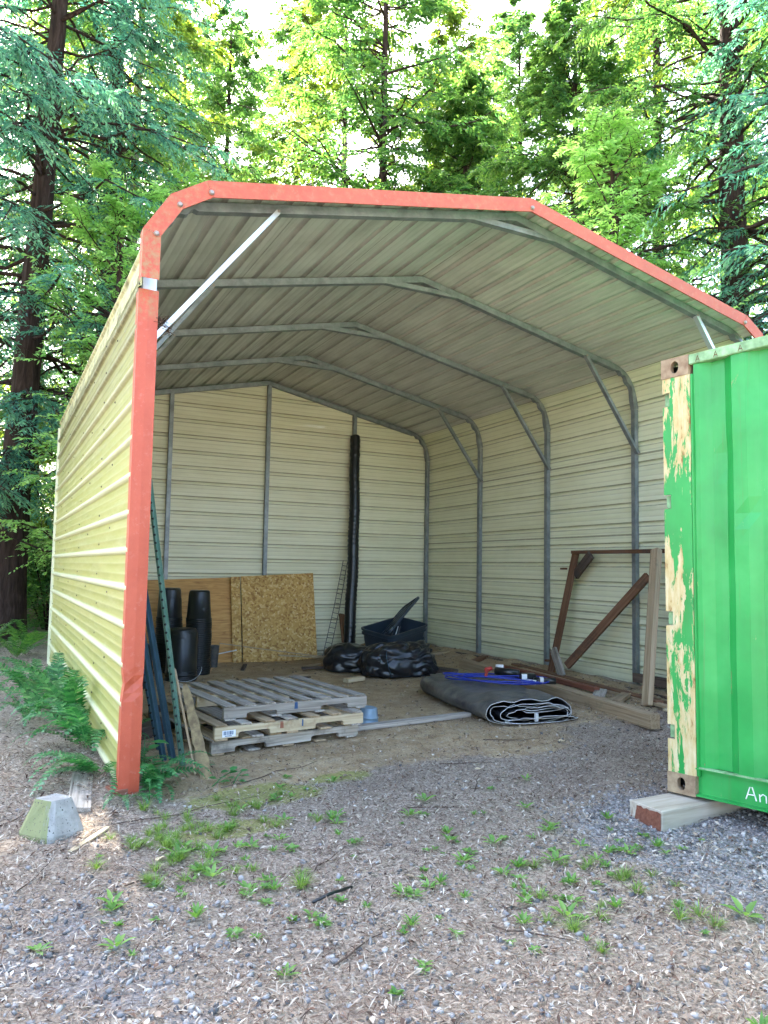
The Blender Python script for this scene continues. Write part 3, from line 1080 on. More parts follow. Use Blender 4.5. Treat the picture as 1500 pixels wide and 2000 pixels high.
# ------------------------------------------------------------------ green shipping container
def container():
    yaw = math.atan2(0.19, 0.98)           # long side direction: (0.19,-0.98)
    A = Vector((2.905, -1.425, 0.045))
    D = Vector((0.19, -0.98, 0)).normalized()      # along the side towards the camera
    Wd = Vector((-D.y, D.x, 0))                    # to the right, away from the visible face
    if Wd.x < 0: Wd = -Wd
    H, L, WW = 2.591, 6.058, 2.438
    tilt = 0.03
    def T(u, v, w):
        p = A + D * u + Wd * v + Vector((0, 0, w + tilt * u))
        p -= Wd * (w * 0.022)
        p -= D * (-w * 0.006)
        return (p.x, p.y, p.z)
    c = empty('shipping_container', A, 'bright green corrugated shipping container with peeling corner post propped on a timber', 'shipping container')
    def B(name, u0, u1, v0, v1, w0, w1, mat, parent=c, bev=0.004):
        V, F = box_data(u0, u1, v0, v1, w0, w1)
        bm = bmesh.new()
        vs = [bm.verts.new(p) for p in V]
        for f in F: bm.faces.new([vs[i] for i in f])
        bmesh.ops.recalc_face_normals(bm, faces=bm.faces)
        if bev: bmesh.ops.bevel(bm, geom=list(bm.edges), offset=bev, segments=2, affect='EDGES')
        V2 = [T(*v.co) for v in bm.verts]
        for i, v in enumerate(bm.verts): v.index = i
        F2 = [[v.index for v in f.verts] for f in bm.faces]
        bm.free()
        return mesh_obj(name, V2, F2, mat, parent)
    # corner castings with an oval hole in the visible face
    def casting(u0, w0, name='corner_casting'):
        wd, hh = 0.178, 0.118
        V, F = [], []
        n = 20
        outer, inner = [], []
        for i in range(n):
            a = 2 * math.pi * (i + 0.5) / n
            ca, sa = math.cos(a), math.sin(a)
            m = max(abs(ca), abs(sa))
            outer.append((u0 + wd / 2 + ca / m * wd / 2, w0 + hh / 2 + sa / m * hh / 2))
            # upright oval hole
            ry, rx = 0.037, 0.026
            yy = sa * ry
            inner.append((u0 + wd / 2 + ca * rx, w0 + hh / 2 + math.copysign(abs(sa) ** 0.8, sa) * ry))
        for (u, w) in outer: V.append(T(u, -0.006, w))
        for (u, w) in inner: V.append(T(u, -0.006, w))
        for (u, w) in inner: V.append(T(u, 0.03, w))
        for (u, w) in outer: V.append(T(u, 0.165, w))
        for i in range(n):
            j = (i + 1) % n
            F.append((i, j, n + j, n + i))
            F.append((n + i, n + j, 2 * n + j, 2 * n + i))
            F.append((j, i, 3 * n + i, 3 * n + j))
        mesh = mesh_obj(name, V, F, 'casting_metal', c)
        V2 = [T(u, 0.12, w) for (u, w) in inner]
        vv = [T(u0 + wd / 2 - 0.08, 0.12, w0 + 0.02), T(u0 + wd / 2 + 0.08, 0.12, w0 + 0.02), T(u0 + wd / 2 + 0.08, 0.12, w0 + hh - 0.02), T(u0 + wd / 2 - 0.08, 0.12, w0 + hh - 0.02)]
        h_ = mesh_obj('casting_hole', vv, [(0, 1, 2, 3)], 'dark_void', c)
        sub_parent(h_, mesh)
        vb, fb = T(0, 0, 0), None
        return mesh
    for u0 in (0.0, L - 0.178):
        casting(u0, 0.0); casting(u0, H - 0.118)
    for u0 in (0.0, L - 0.178):
        for w0 in (0.0, H - 0.118):
            B('corner_casting', u0, u0 + 0.178, WW - 0.162, WW, w0, w0 + 0.118, 'casting_metal')
    # corner posts; the visible one with hinge cut-outs on its far edge
    notches = [0.33, 1.03, 1.76, 2.36]
    notches = [0.31, 0.98, 1.68, 2.30]
    segs = []
    z = 0.118
    for nz in notches:
        segs.append((z, nz)); z = nz + 0.085
    segs.append((z, H - 0.118))
    V, F = [], []
    parts_ = []
    for (a, b) in segs:
        parts_.append(box_data(0.004, 0.05, 0.0, 0.012, a, b))
    parts_.append(box_data(0.05, 0.182, 0.0, 0.012, 0.118, H - 0.118))
    bmv, bmf = merge(parts_)
    post = mesh_obj('corner_post', [T(*p) for p in bmv], bmf, 'green_peeled', c)
    post['label'] = 'corner post with green paint peeling off to bare cream and rust'
    B('post_return', 0.182, 0.20, 0.002, 0.055, 0.118, H - 0.118, 'green_paint')
    B('post_inner', 0.06, 0.15, 0.02, 0.15, 0.118, H - 0.118, 'green_paint')
    for nz in notches:
        h_ = B('hinge_lug', 0.006, 0.04, 0.022, 0.06, nz + 0.004, nz + 0.081, 'rail_pale_green')
    for uu, vv_ in ((L - 0.18, 0.0), (0.0, WW - 0.15), (L - 0.18, WW - 0.15)):
        B('corner_post', uu, uu + 0.18, vv_, vv_ + 0.15, 0.118, H - 0.118, 'green_paint')
    # rails
    B('top_rail', 0.178, L - 0.178, -0.004, 0.06, H - 0.062, H - 0.004, 'rail_pale_green')
    B('top_rail', 0.178, L - 0.178, WW - 0.06, WW, H - 0.062, H - 0.004, 'green_paint')
    # bottom rail: C shape
    V, F = [], []
    n = 24
    secs = [(-0.004, 0.168), (-0.004, 0.160), (0.030, 0.158), (0.030, 0.018), (-0.002, 0.014), (-0.002, 0.006)]
    for i in range(n + 1):
        u = 0.178 + (L - 0.356) * i / n
        for (v, w) in secs: V.append(T(u, v, w))
    for i in range(n):
        for k in range(len(secs) - 1):
            q = i * len(secs) + k
            F.append((q, q + 1, q + 1 + len(secs), q + len(secs)))
    mesh_obj('bottom_rail', V, F, 'green_paint', c)
    B('bottom_rail_lip', 0.20, L - 0.2, -0.008, 0.03, 0.166, 0.174, 'rail_pale_green', bev=0.002)
    # corrugated side panels
    def corr(v_face, sgn, name):
        us = [0.20]; vs_ = [0.0]
        u = 0.232
        while u < L - 0.24:
            us += [u, u + 0.058, u + 0.138, u + 0.196]
            vs_ += [0.0, 0.042, 0.042, 0.0]
            u += 0.278
        us.append(L - 0.20); vs_.append(0.0)
        nz = 26
        V, F = [], []
        for j in range(nz + 1):
            w = 0.17 + (H - 0.23) * j / nz
            for (a, b) in zip(us, vs_):
                w2 = 0.009 * float(fbm(a * 3, w * 2.5, 2)) * 2 if 0 < j < nz else 0
                dent = 0.018 * math.exp(-(((a - 0.50) / 0.05) ** 2 + ((w - 1.62) / 0.07) ** 2)) + 0.012 * math.exp(-(((a - 0.38) / 0.05) ** 2 + ((w - 1.95) / 0.09) ** 2))
                V.append(T(a, v_face + sgn * (0.012 + b + w2 + dent), w))
        n = len(us)
        for j in range(nz):
            for i in range(n - 1):
                q = j * n + i
                F.append((q, q + 1, q + n + 1, q + n))
        return mesh_obj(name, V, F, 'green_paint', c)
    corr(0.0, 1, 'side_panel')
    corr(WW, -1, 'side_panel')
    B('roof_panel', 0.1, L - 0.1, 0.05, WW - 0.05, H - 0.05, H - 0.02, 'green_paint', bev=0)
    B('floor_panel', 0.1, L - 0.1, 0.05, WW - 0.05, 0.12, 0.15, 'wood_dark', bev=0)
    B('end_wall', L - 0.06, L - 0.03, 0.15, WW - 0.15, 0.118, H - 0.06, 'green_paint', bev=0)
    for a, b in ((0.16, WW / 2 - 0.005), (WW / 2 + 0.005, WW - 0.16)):
        d_ = B('door', 0.02, 0.06, a, b, 0.14, H - 0.12, 'green_paint')
        for q in (0.3, 0.75):
            r_ = mesh_obj('locking_rod', *tube_data([T(0.0, a + (b - a) * q, 0.12), T(0.0, a + (b - a) * q, H - 0.1)], 0.017, 8), 'galvanised', None)
            sub_parent(r_, d_)
    # scrawled letters on the bottom rail, cut by the frame in the photo
    strokes = [[(0, 0), (0.018, 0.075), (0.028, 0.078), (0.046, 0.0)], [(0.008, 0.03), (0.040, 0.032)],
               [(0.062, 0.0), (0.060, 0.045)], [(0.061, 0.03), (0.075, 0.048), (0.088, 0.040), (0.090, 0.0)],
               [(0.104, 0.0), (0.103, 0.045)], [(0.103, 0.03), (0.117, 0.047), (0.128, 0.036), (0.130, 0.004)],
               [(0.144, 0.04), (0.142, 0.002)], [(0.143, 0.03), (0.160, 0.048), (0.170, 0.042)]]
    V, F = [], []
    for st in strokes:
        pts_ = [T(0.455 + x * 1.25, 0.0285, 0.045 + y * 0.9) for x, y in st]
        v_, f_ = tube_data(pts_, 0.0036, 5)
        o_ = len(V); V += v_; F += [tuple(i + o_ for i in q) for q in f_]
    g_ = mesh_obj('chalk_lettering', V, F, 'white_paint', c)
    # stencil letters on the top rail
    V, F = [], []
    for u0 in (0.225, 0.335, 0.48):
        for st in ([(0, 0), (0.012, 0.034), (0.024, 0)], [(0.005, 0.012), (0.019, 0.012)]):
            v_, f_ = tube_data([T(u0 + x, -0.005, H - 0.055 + y) for x, y in st], 0.0022, 4)
            o_ = len(V); V += v_; F += [tuple(i + o_ for i in q) for q in f_]
    mesh_obj('stencil_lettering', V, F, 'rust_brown', c)
container()

# ------------------------------------------------------------------ timbers under and beside the container
def thing_beam(name, label, cat, p0, p1, w, h, mat, group=None, **kw):
    o = beam(name, p0, p1, w, h, mat, None, **kw)
    return tag(o, label, cat, group)

def timber_block():
    a = Vector((2.595, -1.545, -0.045)); b = Vector((3.45, -1.53, -0.045))
    o = empty('timber_block', (3.0, -1.53, -0.1), 'thick grey timber with a red-brown cut end under the container corner', 'timber')
    beam('block_body', a, b, 0.235, 0.155, 'wood_block', o, bev=0.006, jit=0.003)
    V = []
    x = a.x - 0.0035
    ys = np.linspace(-1.545 - 0.112, -1.545 + 0.112, 12)
    top = []
    rr = random.Random(3)
    V = []
    for y in ys: V.append((x + rr.uniform(-0.001, 0.001), y, -0.118))
    for y in ys: V.append((x + rr.uniform(-0.001, 0.001), y, 0.024 - abs(rr.gauss(0, 0.006))))
    F = [(i + 1, i, i + 12, i + 13) for i in range(11)]
    mesh_obj('red_cut_end', V, F, 'wood_red', o)
timber_block()

# ------------------------------------------------------------------ pallets
def stringer_mesh(L=1.22, h=0.078, t=0.036):
    """notched stringer outline in x,z, extruded in y"""
    pts = [(0, 0)]
    for c in (0.30, 0.92):
        a, b = c - 0.125, c + 0.125
        pts += [(a, 0), (a + 0.004, 0.028), (a + 0.02, 0.036), (b - 0.02, 0.036), (b - 0.004, 0.028), (b, 0)]
    pts += [(L, 0), (L, h), (L * 0.7, h), (L * 0.35, h), (0, h)]
    n = len(pts)
    V = [(x, -t / 2, z) for x, z in pts] + [(x, t / 2, z) for x, z in pts]
    F = [tuple(range(n)), tuple(range(2 * n - 1, n - 1, -1))]
    for i in range(n):
        j = (i + 1) % n
        F.append((j, i, i + n, j + n))
    return V, F

def pallet(origin, rot, label, skew, seed, deck, bottom, smat, dmat, sticker=False, stain=None, front_board=True, n_deck=8):
    rr = random.Random(seed)
    p = empty('pallet', (0, 0, 0), label, 'pallet', 'stacked wooden pallets')
    for i, y in enumerate((0.02, 0.56, 1.16)):
        V, F = stringer_mesh()
        o = mesh_obj('stringer', [(x, yy + y, z + 0.014) for x, yy, z in V], F, smat[i % len(smat)], p, origin=(0.6, y, 0.014))
    for (x, w) in deck:
        a = (x + w / 2, -0.005, 0.1005); b = (x + w / 2 + rr.uniform(-0.006, 0.006), 1.185, 0.1005)
        o = beam('deck_board', a, b, w, 0.015, rr.choice(dmat), p, bev=0.002, jit=0.002, splinter=0.006)
    for (x, w) in bottom:
        beam('bottom_board', (x + w / 2, -0.002, 0.0065), (x + w / 2, 1.18, 0.0065), w, 0.013, rr.choice(dmat), p, bev=0.002, jit=0.001)
    if sticker:
        x0, z0, w_, h_ = 0.055, 0.022, 0.10, 0.046
        s_ = mesh_obj('barcode_sticker', [(x0, -0.0005, z0), (x0 + w_, -0.0005, z0), (x0 + w_, -0.0005, z0 + h_), (x0, -0.0005, z0 + h_)], [(0, 1, 2, 3)], 'sticker_white', p)
        xs = x0 + 0.01; V, F = [], []
        while xs < x0 + w_ - 0.014:
            bw = rr.choice([0.002, 0.004, 0.007])
            k_ = len(V)
            V += [(xs, -0.0015, z0 + 0.015), (xs + bw, -0.0015, z0 + 0.015), (xs + bw, -0.0015, z0 + 0.041), (xs, -0.0015, z0 + 0.041)]
            F.append((k_, k_ + 1, k_ + 2, k_ + 3))
            xs += bw + rr.choice([0.002, 0.004])
        k_ = len(V)
        V += [(x0 + 0.02, -0.0015, z0 + 0.005), (x0 + 0.07, -0.0015, z0 + 0.005), (x0 + 0.07, -0.0015, z0 + 0.010), (x0 + 0.02, -0.0015, z0 + 0.010)]
        F.append((k_, k_ + 1, k_ + 2, k_ + 3))
        b_ = mesh_obj('barcode_bars', V, F, 'ink_blue', None)
        sub_parent(b_, s_)
    if stain:
        for (xa, wa, mt) in stain:
            V = [(xa, -0.0004, 0.012 + 0.03), (xa + wa, -0.0004, 0.012 + 0.03), (xa + wa * 0.9, -0.0004, 0.0915), (xa + wa * 0.1, -0.0004, 0.0915)]
            mesh_obj('stripe_mark', V, [(0, 1, 2, 3)], mt, p)
    p.location = origin
    p.rotation_euler = (skew[0], skew[1], rot)
    return p
def deck_even(n, L=1.2, w=0.088):
    return [(0.005 + (L - w) * i / (n - 1), w) for i in range(n)]
z0 = GH(1.2, 1.2)
pallet((0.69, 0.60, 0.005), R(7.4), 'grey notched pallet at the bottom of the stack, resting on the dirt', (0, R(-0.2), 0), 1,
       deck_even(6, 1.2, 0.095), deck_even(5, 1.2, 0.09), ['wood_grey', 'wood_dark', 'wood_grey'], ['wood_grey', 'wood_tan'])
pallet((0.70, 0.565, 0.112), R(6.2), 'pale yellowish pallet with a barcode sticker in the middle of the stack', (0, R(0.1), 0), 2,
       deck_even(7, 1.2, 0.085), deck_even(5, 1.2, 0.09), ['wood_pale', 'wood_tan', 'wood_pale'], ['wood_tan', 'wood_grey', 'wood_tan'], sticker=True,
       stain=[(0.68, 0.012, 'ink_blue'), (0.50, 0.03, 'wood_red')])
pallet((0.80, 0.70, 0.218), R(6.6), 'weathered grey pallet on top of the stack with gaps between its boards', (0, R(0.3), 0), 3,
       deck_even(8, 1.2, 0.084), deck_even(4, 1.2, 0.085), ['wood_grey', 'wood_pale', 'wood_pale'], ['wood_grey', 'wood_grey', 'wood_grey'],
       stain=[(0.565, 0.03, 'ink_blue')])

# ------------------------------------------------------------------ upturned pots
def lathe(profile, n=28):
    V, F = [], []
    for (r, z) in profile:
        for k in range(n):
            a = 2 * math.pi * k / n
            V.append((r * math.cos(a), r * math.sin(a), z))
    for i in range(len(profile) - 1):
        for k in range(n):
            a = i * n + k; b = i * n + (k + 1) % n
            F.append((a, b, b + n, a + n))
    return V, F
def pot_proto(r_rim, r_base, h, name='nursery_pot'):
    prof_ = [(r_rim - 0.008, 0.0), (r_rim + 0.004, 0.0), (r_rim + 0.005, 0.022), (r_rim - 0.003, 0.025), (r_base + 0.006, h - 0.03), (r_base, h - 0.012), (r_base - 0.012, h), (r_base * 0.4, h - 0.002), (0.001, h - 0.003)]
    V, F = lathe(prof_, 30)
    # fluted sides
    V2 = []
    for (x, y, z) in V:
        a = math.atan2(y, x)
        r = math.hypot(x, y)
        if 0.03 < z < h - 0.01 and r > 0.05:
            r += 0.003 * math.copysign(1, math.sin(a * 5)) 
        V2.append((r * math.cos(a), r * math.sin(a), z))
    return V2, F
def pot_stack(x, y, n, r_rim, r_base, h, step, label_top, label_in, group, seed, tilt=0.0):
    rr = random.Random(seed)
    V, F = pot_proto(r_rim, r_base, h)
    gz = GH(x, y)
    me = None
    for i in range(n):
        if me is None:
            o = mesh_obj('nursery_pot', V, F, 'pot_plastic', None, True, (0, 0, 0))
            me = o.data
            first = o
        else:
            o = first.copy(); COL.objects.link(o)
        o.location = (x + rr.uniform(-1, 1) * 0.004 + tilt * i * step, y + rr.uniform(-1, 1) * 0.004, gz + i * step)
        o.rotation_euler = (rr.uniform(-1, 1) * 0.012, rr.uniform(-1, 1) * 0.012, rr.uniform(0, 6.28))
        top = i == n - 1
        tag(o, label_top if top else label_in, 'plant pot', group)
    return first
pot_stack(1.57, 4.62, 26, 0.150, 0.118, 0.36, 0.0262, 'black nursery pot on top of the tall ringed stack before the plywood',
          'black nursery pot nested upside down in the tall ringed stack before the plywood', 'pots nested in the tall stack', 1)
pot_stack(1.28, 4.95, 26, 0.155, 0.125, 0.38, 0.0262, 'dark nursery pot topping the stack half hidden behind the green steel post',
          'black nursery pot nested in the stack half hidden behind the steel posts', 'pots nested in the rear stack', 2)
pot_stack(1.29, 4.25, 7, 0.178, 0.160, 0.50, 0.016, 'large smooth black bucket-like pot upside down on the front short stack',
          'large black pot nested under the smooth one of the short front stack', 'pots nested in the short front stack', 3)
pot_stack(0.74, 3.85, 5, 0.15, 0.12, 0.34, 0.03, 'black pot at the top of the low stack beside the red corner trim',
          'black pot nested in the low stack beside the red corner trim', 'pots nested in the low stack', 4)
# wire handle hanging below the big pot
pts = [(1.29 + 0.19 * math.cos(a), 4.06 - 0.05 * math.sin(-a), 0.16 + 0.15 * math.sin(a)) for a in np.linspace(math.pi, 2 * math.pi, 14)]
o = tube('bucket_handle', pts, 0.0025, 'galvanised_bright', None, 5)
tag(o, 'thin bent wire bail hanging at the foot of the large black pot', 'wire handle')
# small grey bin behind the tall stack
V, F = lathe([(0.06, 0.0), (0.075, 0.26), (0.08, 0.265), (0.08, 0.28), (0.07, 0.28), (0.055, 0.02), (0.001, 0.01)], 20)
o = mesh_obj('small_pot', V, F, 'tarp_dusty', None, True, (0, 0, 0)); o.location = (1.90, 5.15, GH(1.9, 5.15))
tag(o, 'small grey-green pot standing upright right of the tall pot stack', 'plant pot')

# ------------------------------------------------------------------ boards at the back wall
def leaning_board(name, label, cat, x0, x1, zl, zr, ybot, ytop, t, mat, skew=0.0, zb=(0, 0)):
    V = []
    for (x, zt, zb_) in ((x0, zl, zb[0]), (x1, zr, zb[1])):
        for (dy) in (0, t):
            V.append((x + skew * 0, ybot + dy, zb_)); V.append((x, ytop + dy, zt))
    # order: 0 x0 front bottom,1 x0 front top,2 x0 back bottom,3 x0 back top, 4.. x1
    F = [(0, 4, 5, 1), (6, 2, 3, 7), (2, 0, 1, 3), (4, 6, 7, 5), (1, 5, 7, 3), (2, 6, 4, 0)]
    o = mesh_obj(name, V, F, mat, None)
    return tag(o, label, cat)
leaning_board('plywood_sheet', 'orange-brown plywood sheet with knots leaning on the back wall behind the pots', 'plywood', 0.85, 2.40, 1.10, 1.16, 5.56, 5.80, 0.015, 'plywood')
leaning_board('strand_board_offcut', 'narrow strand board strip standing left of the big strand board', 'strand board', 2.27, 2.40, 1.165, 1.17, 5.50, 5.72, 0.012, 'osb', zb=(-0.02, -0.02))
leaning_board('strand_board', 'big square strand board with coarse golden flakes leaning on the back wall', 'strand board', 2.41, 3.50, 1.175, 1.235, 5.47, 5.71, 0.012, 'osb', zb=(-0.03, 0.02))

# ------------------------------------------------------------------ black pipe roll and ladder netting at the back
def pipe_roll():
    a = Vector((3.98, 5.45, 0.02)); b = Vector((4.17, 5.83, 3.37))
    pts, rad = [], []
    n = 150
    rr = random.Random(5)
    for i in range(n + 1):
        t = i / n
        p = a.lerp(b, t)
        p.x += 0.03 * math.sin(t * 3.1) + 0.006 * math.sin(t * 21) + 0.02 * t
        pts.append(p)
        r = 0.088 * (1 - 0.12 * t)
        w = 0.0030 * (1 if i % 3 else -1) if t < 0.66 else 0.002 * math.sin(i * 1.3)
        if i in (0, n): r *= 0.75
        rad.append(r + w + 0.003 * rr.uniform(-1, 1))
    o = tube('rolled_plastic_sheet', pts, rad, 'black_plastic', None, 14)
    tag(o, 'tall black wrapped roll standing against the back wall beside a steel stud', 'plastic roll')
pipe_roll()
def ladder_netting():
    a = Vector((3.62, 5.45, 0.02)); b = Vector((4.06, 5.80, 1.42))
    c = empty('wire_ladder_strip', a, 'thin dark wire strip with ladder rungs leaning beside the black roll', 'wire strip')
    side = Vector((0.055, 0.01, -0.01))
    d = (b - a)
    for s_ in (-1, 1):
        mesh_obj('side_wire', *tube_data([a + side * s_, a.lerp(b, 0.5) + side * s_ * 0.9 + Vector((0.015, 0, 0)), b + side * s_ * 0.7], 0.0055, 5), 'tarp_dusty', c)
    n = 20
    for i in range(1, n):
        p = a.lerp(b, i / n)
        p.x += 0.015 * (1 - abs(2 * i / n - 1))
        k_ = 1 - 0.3 * i / n
        mesh_obj('rung', *tube_data([p - side * k_, p + side * k_], 0.005, 5), 'tarp_dusty', c)
ladder_netting()
o = beam('leaning_plank', (3.90, 5.35, 0.03), (4.02, 5.80, 0.62), 0.09, 0.03, 'wood_brown', None, up=(0, 1, 0.2), bev=0.003, jit=0.002)
tag(o, 'short reddish plank leaning at the foot of the black roll', 'plank')

# ------------------------------------------------------------------ storage tote
def rrect(w, l, r, n=5):
    pts = []
    for cx, cy, a0 in ((w / 2 - r, l / 2 - r, 0), (-w / 2 + r, l / 2 - r, 90), (-w / 2 + r, -l / 2 + r, 180), (w / 2 - r, -l / 2 + r, 270)):
        for k in range(n + 1):
            a = R(a0 + 90 * k / n)
            pts.append((cx + r * math.cos(a), cy + r * math.sin(a)))
    return pts
def loft(secs):
    V, F = [], []
    n = len(secs[0][0])
    for pts, z in secs:
        V += [(x, y, z) for x, y in pts]
    for i in range(len(secs) - 1):
        for k in range(n):
            a = i * n + k; b = i * n + (k + 1) % n
            F.append((a, b, b + n, a + n))
    F.append(tuple(range(n - 1, -1, -1)))
    F.append(tuple(range((len(secs) - 1) * n, len(secs) * n)))
    return V, F
def tote():
    loc = Vector((4.33, 4.72, GH(4.5, 4.9) + 0.015))
    c = empty('storage_tote', loc, 'large dark blue storage tote tilted open behind the black plastic bundle', 'tote')
    w, l, h = 0.90, 0.56, 0.47
    secs = [(rrect(w * 0.74, l * 0.74, 0.05), 0.0), (rrect(w * 0.77, l * 0.77, 0.06), 0.02), (rrect(w * 0.84, l * 0.84, 0.07), h * 0.55), (rrect(w * 0.87, l * 0.87, 0.07), h * 0.58),
            (rrect(w * 0.92, l * 0.92, 0.075), h * 0.80), (rrect(w * 0.97, l * 0.98, 0.08), h * 0.82), (rrect(w * 0.98, l * 0.98, 0.08), h * 0.88), (rrect(w * 0.955, l * 0.95, 0.08), h * 0.885),
            (rrect(w * 0.96, l * 0.95, 0.08), h * 0.95), (rrect(w * 1.0, l * 1.0, 0.08), h * 0.96), (rrect(w, l, 0.08), h), (rrect(w * 0.955, l * 0.93, 0.07), h),
            (rrect(w * 0.87, l * 0.87, 0.07), h * 0.55), (rrect(w * 0.75, l * 0.75, 0.05), 0.03)]
    V, F = loft(secs)
    V = [(x + loc.x, y + loc.y, z + loc.z) for x, y, z in V]
    mesh_obj('tote_body', V, F, 'tote_blue', c, False, origin=loc)
    # raised panel on the long side
    for sx in (-0.2, 0.2):
        pv = [(loc.x + sx - 0.13, loc.y - l * 0.405 - 0.002, loc.z + 0.06), (loc.x + sx + 0.13, loc.y - l * 0.405 - 0.002, loc.z + 0.06),
              (loc.x + sx + 0.15, loc.y - l * 0.465, loc.z + 0.30), (loc.x + sx - 0.15, loc.y - l * 0.465, loc.z + 0.30)]
        mesh_obj('side_recess', pv, [(0, 1, 2, 3)], 'tote_blue', c)
    c.rotation_euler = (R(9), R(-8), R(24))
    lid = empty('tote_lid', loc + Vector((0.1, 0.0, 0.35)), 'dark blue ribbed tote lid standing on edge inside the open tote', 'tote lid')
    L0 = WLOC[lid.name]
    w2, l2 = 0.80, 0.50
    secs = [(rrect(w2, l2, 0.08), -0.03), (rrect(w2, l2, 0.08), 0.0), (rrect(w2 * 0.93, l2 * 0.90, 0.07), 0.004), (rrect(w2 * 0.91, l2 * 0.88, 0.07), -0.015)]
    V, F = loft(secs)
    mesh_obj('lid_plate', [(x + L0.x, y + L0.y, z + L0.z) for x, y, z in V], F, 'tote_blue', lid, False, origin=L0)
    for yy in (-0.12, 0.0, 0.12):
        b_ = rrect(w2 * 0.7, 0.06, 0.025)
        V, F = loft([(b_, -0.015), (b_, 0.001)])
        mesh_obj('lid_rib', [(x + L0.x, y + yy + L0.y, z + L0.z) for x, y, z in V], F, 'tote_blue', lid, False)
    X_ = Vector((0.75, 0.28, 0.60)).normalized()
    Y_ = Vector((0.40, 0.85, -0.25)); Y_ = (Y_ - X_ * Y_.dot(X_)).normalized()
    Z_ = X_.cross(Y_)
    lid.rotation_euler = (Matrix((X_, Y_, Z_)).transposed() @ Matrix.Rotation(R(14), 3, 'X')).to_euler()
    lid.location = loc + Vector((0.10, 0.10, 0.55))
    for i, (dx, dy) in enumerate(((-0.08, -0.08), (-0.03, -0.10), (0.03, -0.06))):
        a = loc + Vector((dx, dy, 0.30)); b = a + Vector((0.06, 0.02, 0.15))
        o = tube('plastic_stake', [a, b], 0.006, 'sticker_white' if i == 1 else 'tarp_dusty', None, 5)
        tag(o, ['thin grey rod at the left inside the open tote', 'thin white rod in the middle inside the open tote', 'thin grey rod next to the lid inside the open tote'][i], 'rod')
tote()

# ------------------------------------------------------------------ crumpled plastic bundle
def blob(center, rad, yaw, mat, name, parent=None, seed=0.0, rough=1.0, nu=170, nv=110, flat=0.6, ribs=True):
    V, F = [], []
    cy, sy = math.cos(yaw), math.sin(yaw)
    for j in range(nv + 1):
        v = -math.pi / 2 + math.pi * j / nv
        for i in range(nu):
            u = 2 * math.pi * i / nu
            def sp(c, e): return math.copysign(abs(c) ** e, c)
            x = sp(math.cos(v), 0.55) * sp(math.cos(u), 0.75)
            y = sp(math.cos(v), 0.7) * sp(math.sin(u), 0.8)
            z = sp(math.sin(v), 0.8)
            p = Vector((x * rad[0], y * rad[1], z * rad[2]))
            end = max(0.0, (x - 0.15) / 0.85)
            wv = Vector((mnoise.noise(p * 5 + Vector((seed, 0, 0))), mnoise.noise(p * 5 + Vector((0, seed, 4))), 0)) * 0.07
            vd = mnoise.voronoi(Vector((p.x * 3.2 + seed, p.y * 7, p.z * 6)) + wv * 6)[0]
            vd2 = mnoise.voronoi(Vector((p.x * 11 + seed, p.y * 16, p.z * 15)) + wv * 9)[0]
            d = 0.05 * mnoise.noise(Vector((p.x * 3, p.y * 4, seed))) + 0.075 * min(0.8, vd[1] - vd[0]) + 0.013 * min(0.7, vd2[1] - vd2[0])
            d += end * 0.030 * math.sin(p.z * 80 + 160 * wv.x + p.y * 14)
            n_ = Vector((x, y, z)).normalized()
            p += n_ * d * rough
            if p.z < -rad[2] * flat:
                p.z = -rad[2] * flat + (p.z + rad[2] * flat) * 0.1
            V.append((center[0] + p.x * cy - p.y * sy, center[1] + p.x * sy + p.y * cy, center[2] + p.z))
    for j in range(nv):
        for i in range(nu):
            a = j * nu + i; b = j * nu + (i + 1) % nu
            F.append((a, b, b + nu, a + nu))
    return mesh_obj(name, V, F, mat, parent, True)
bun = empty('plastic_bundle', (3.7, 4.1, 0), 'crumpled shiny black plastic sheeting rolled in a bundle before the dark tote', 'plastic sheeting')
blob((3.78, 3.60, 0.165), (0.46, 0.27, 0.23), R(-14), 'tarp_black', 'main_roll', bun, 1.7)
blob((3.50, 4.25, 0.13), (0.38, 0.25, 0.20), R(-35), 'tarp_black', 'rear_roll', bun, 8.7, 0.8)
o = tube('tie_cord', [(3.56, 3.45, 0.40), (3.52, 3.38, 0.28), (3.53, 3.33, 0.14), (3.58, 3.34, 0.03)], 0.004, 'post_blue', bun, 5)

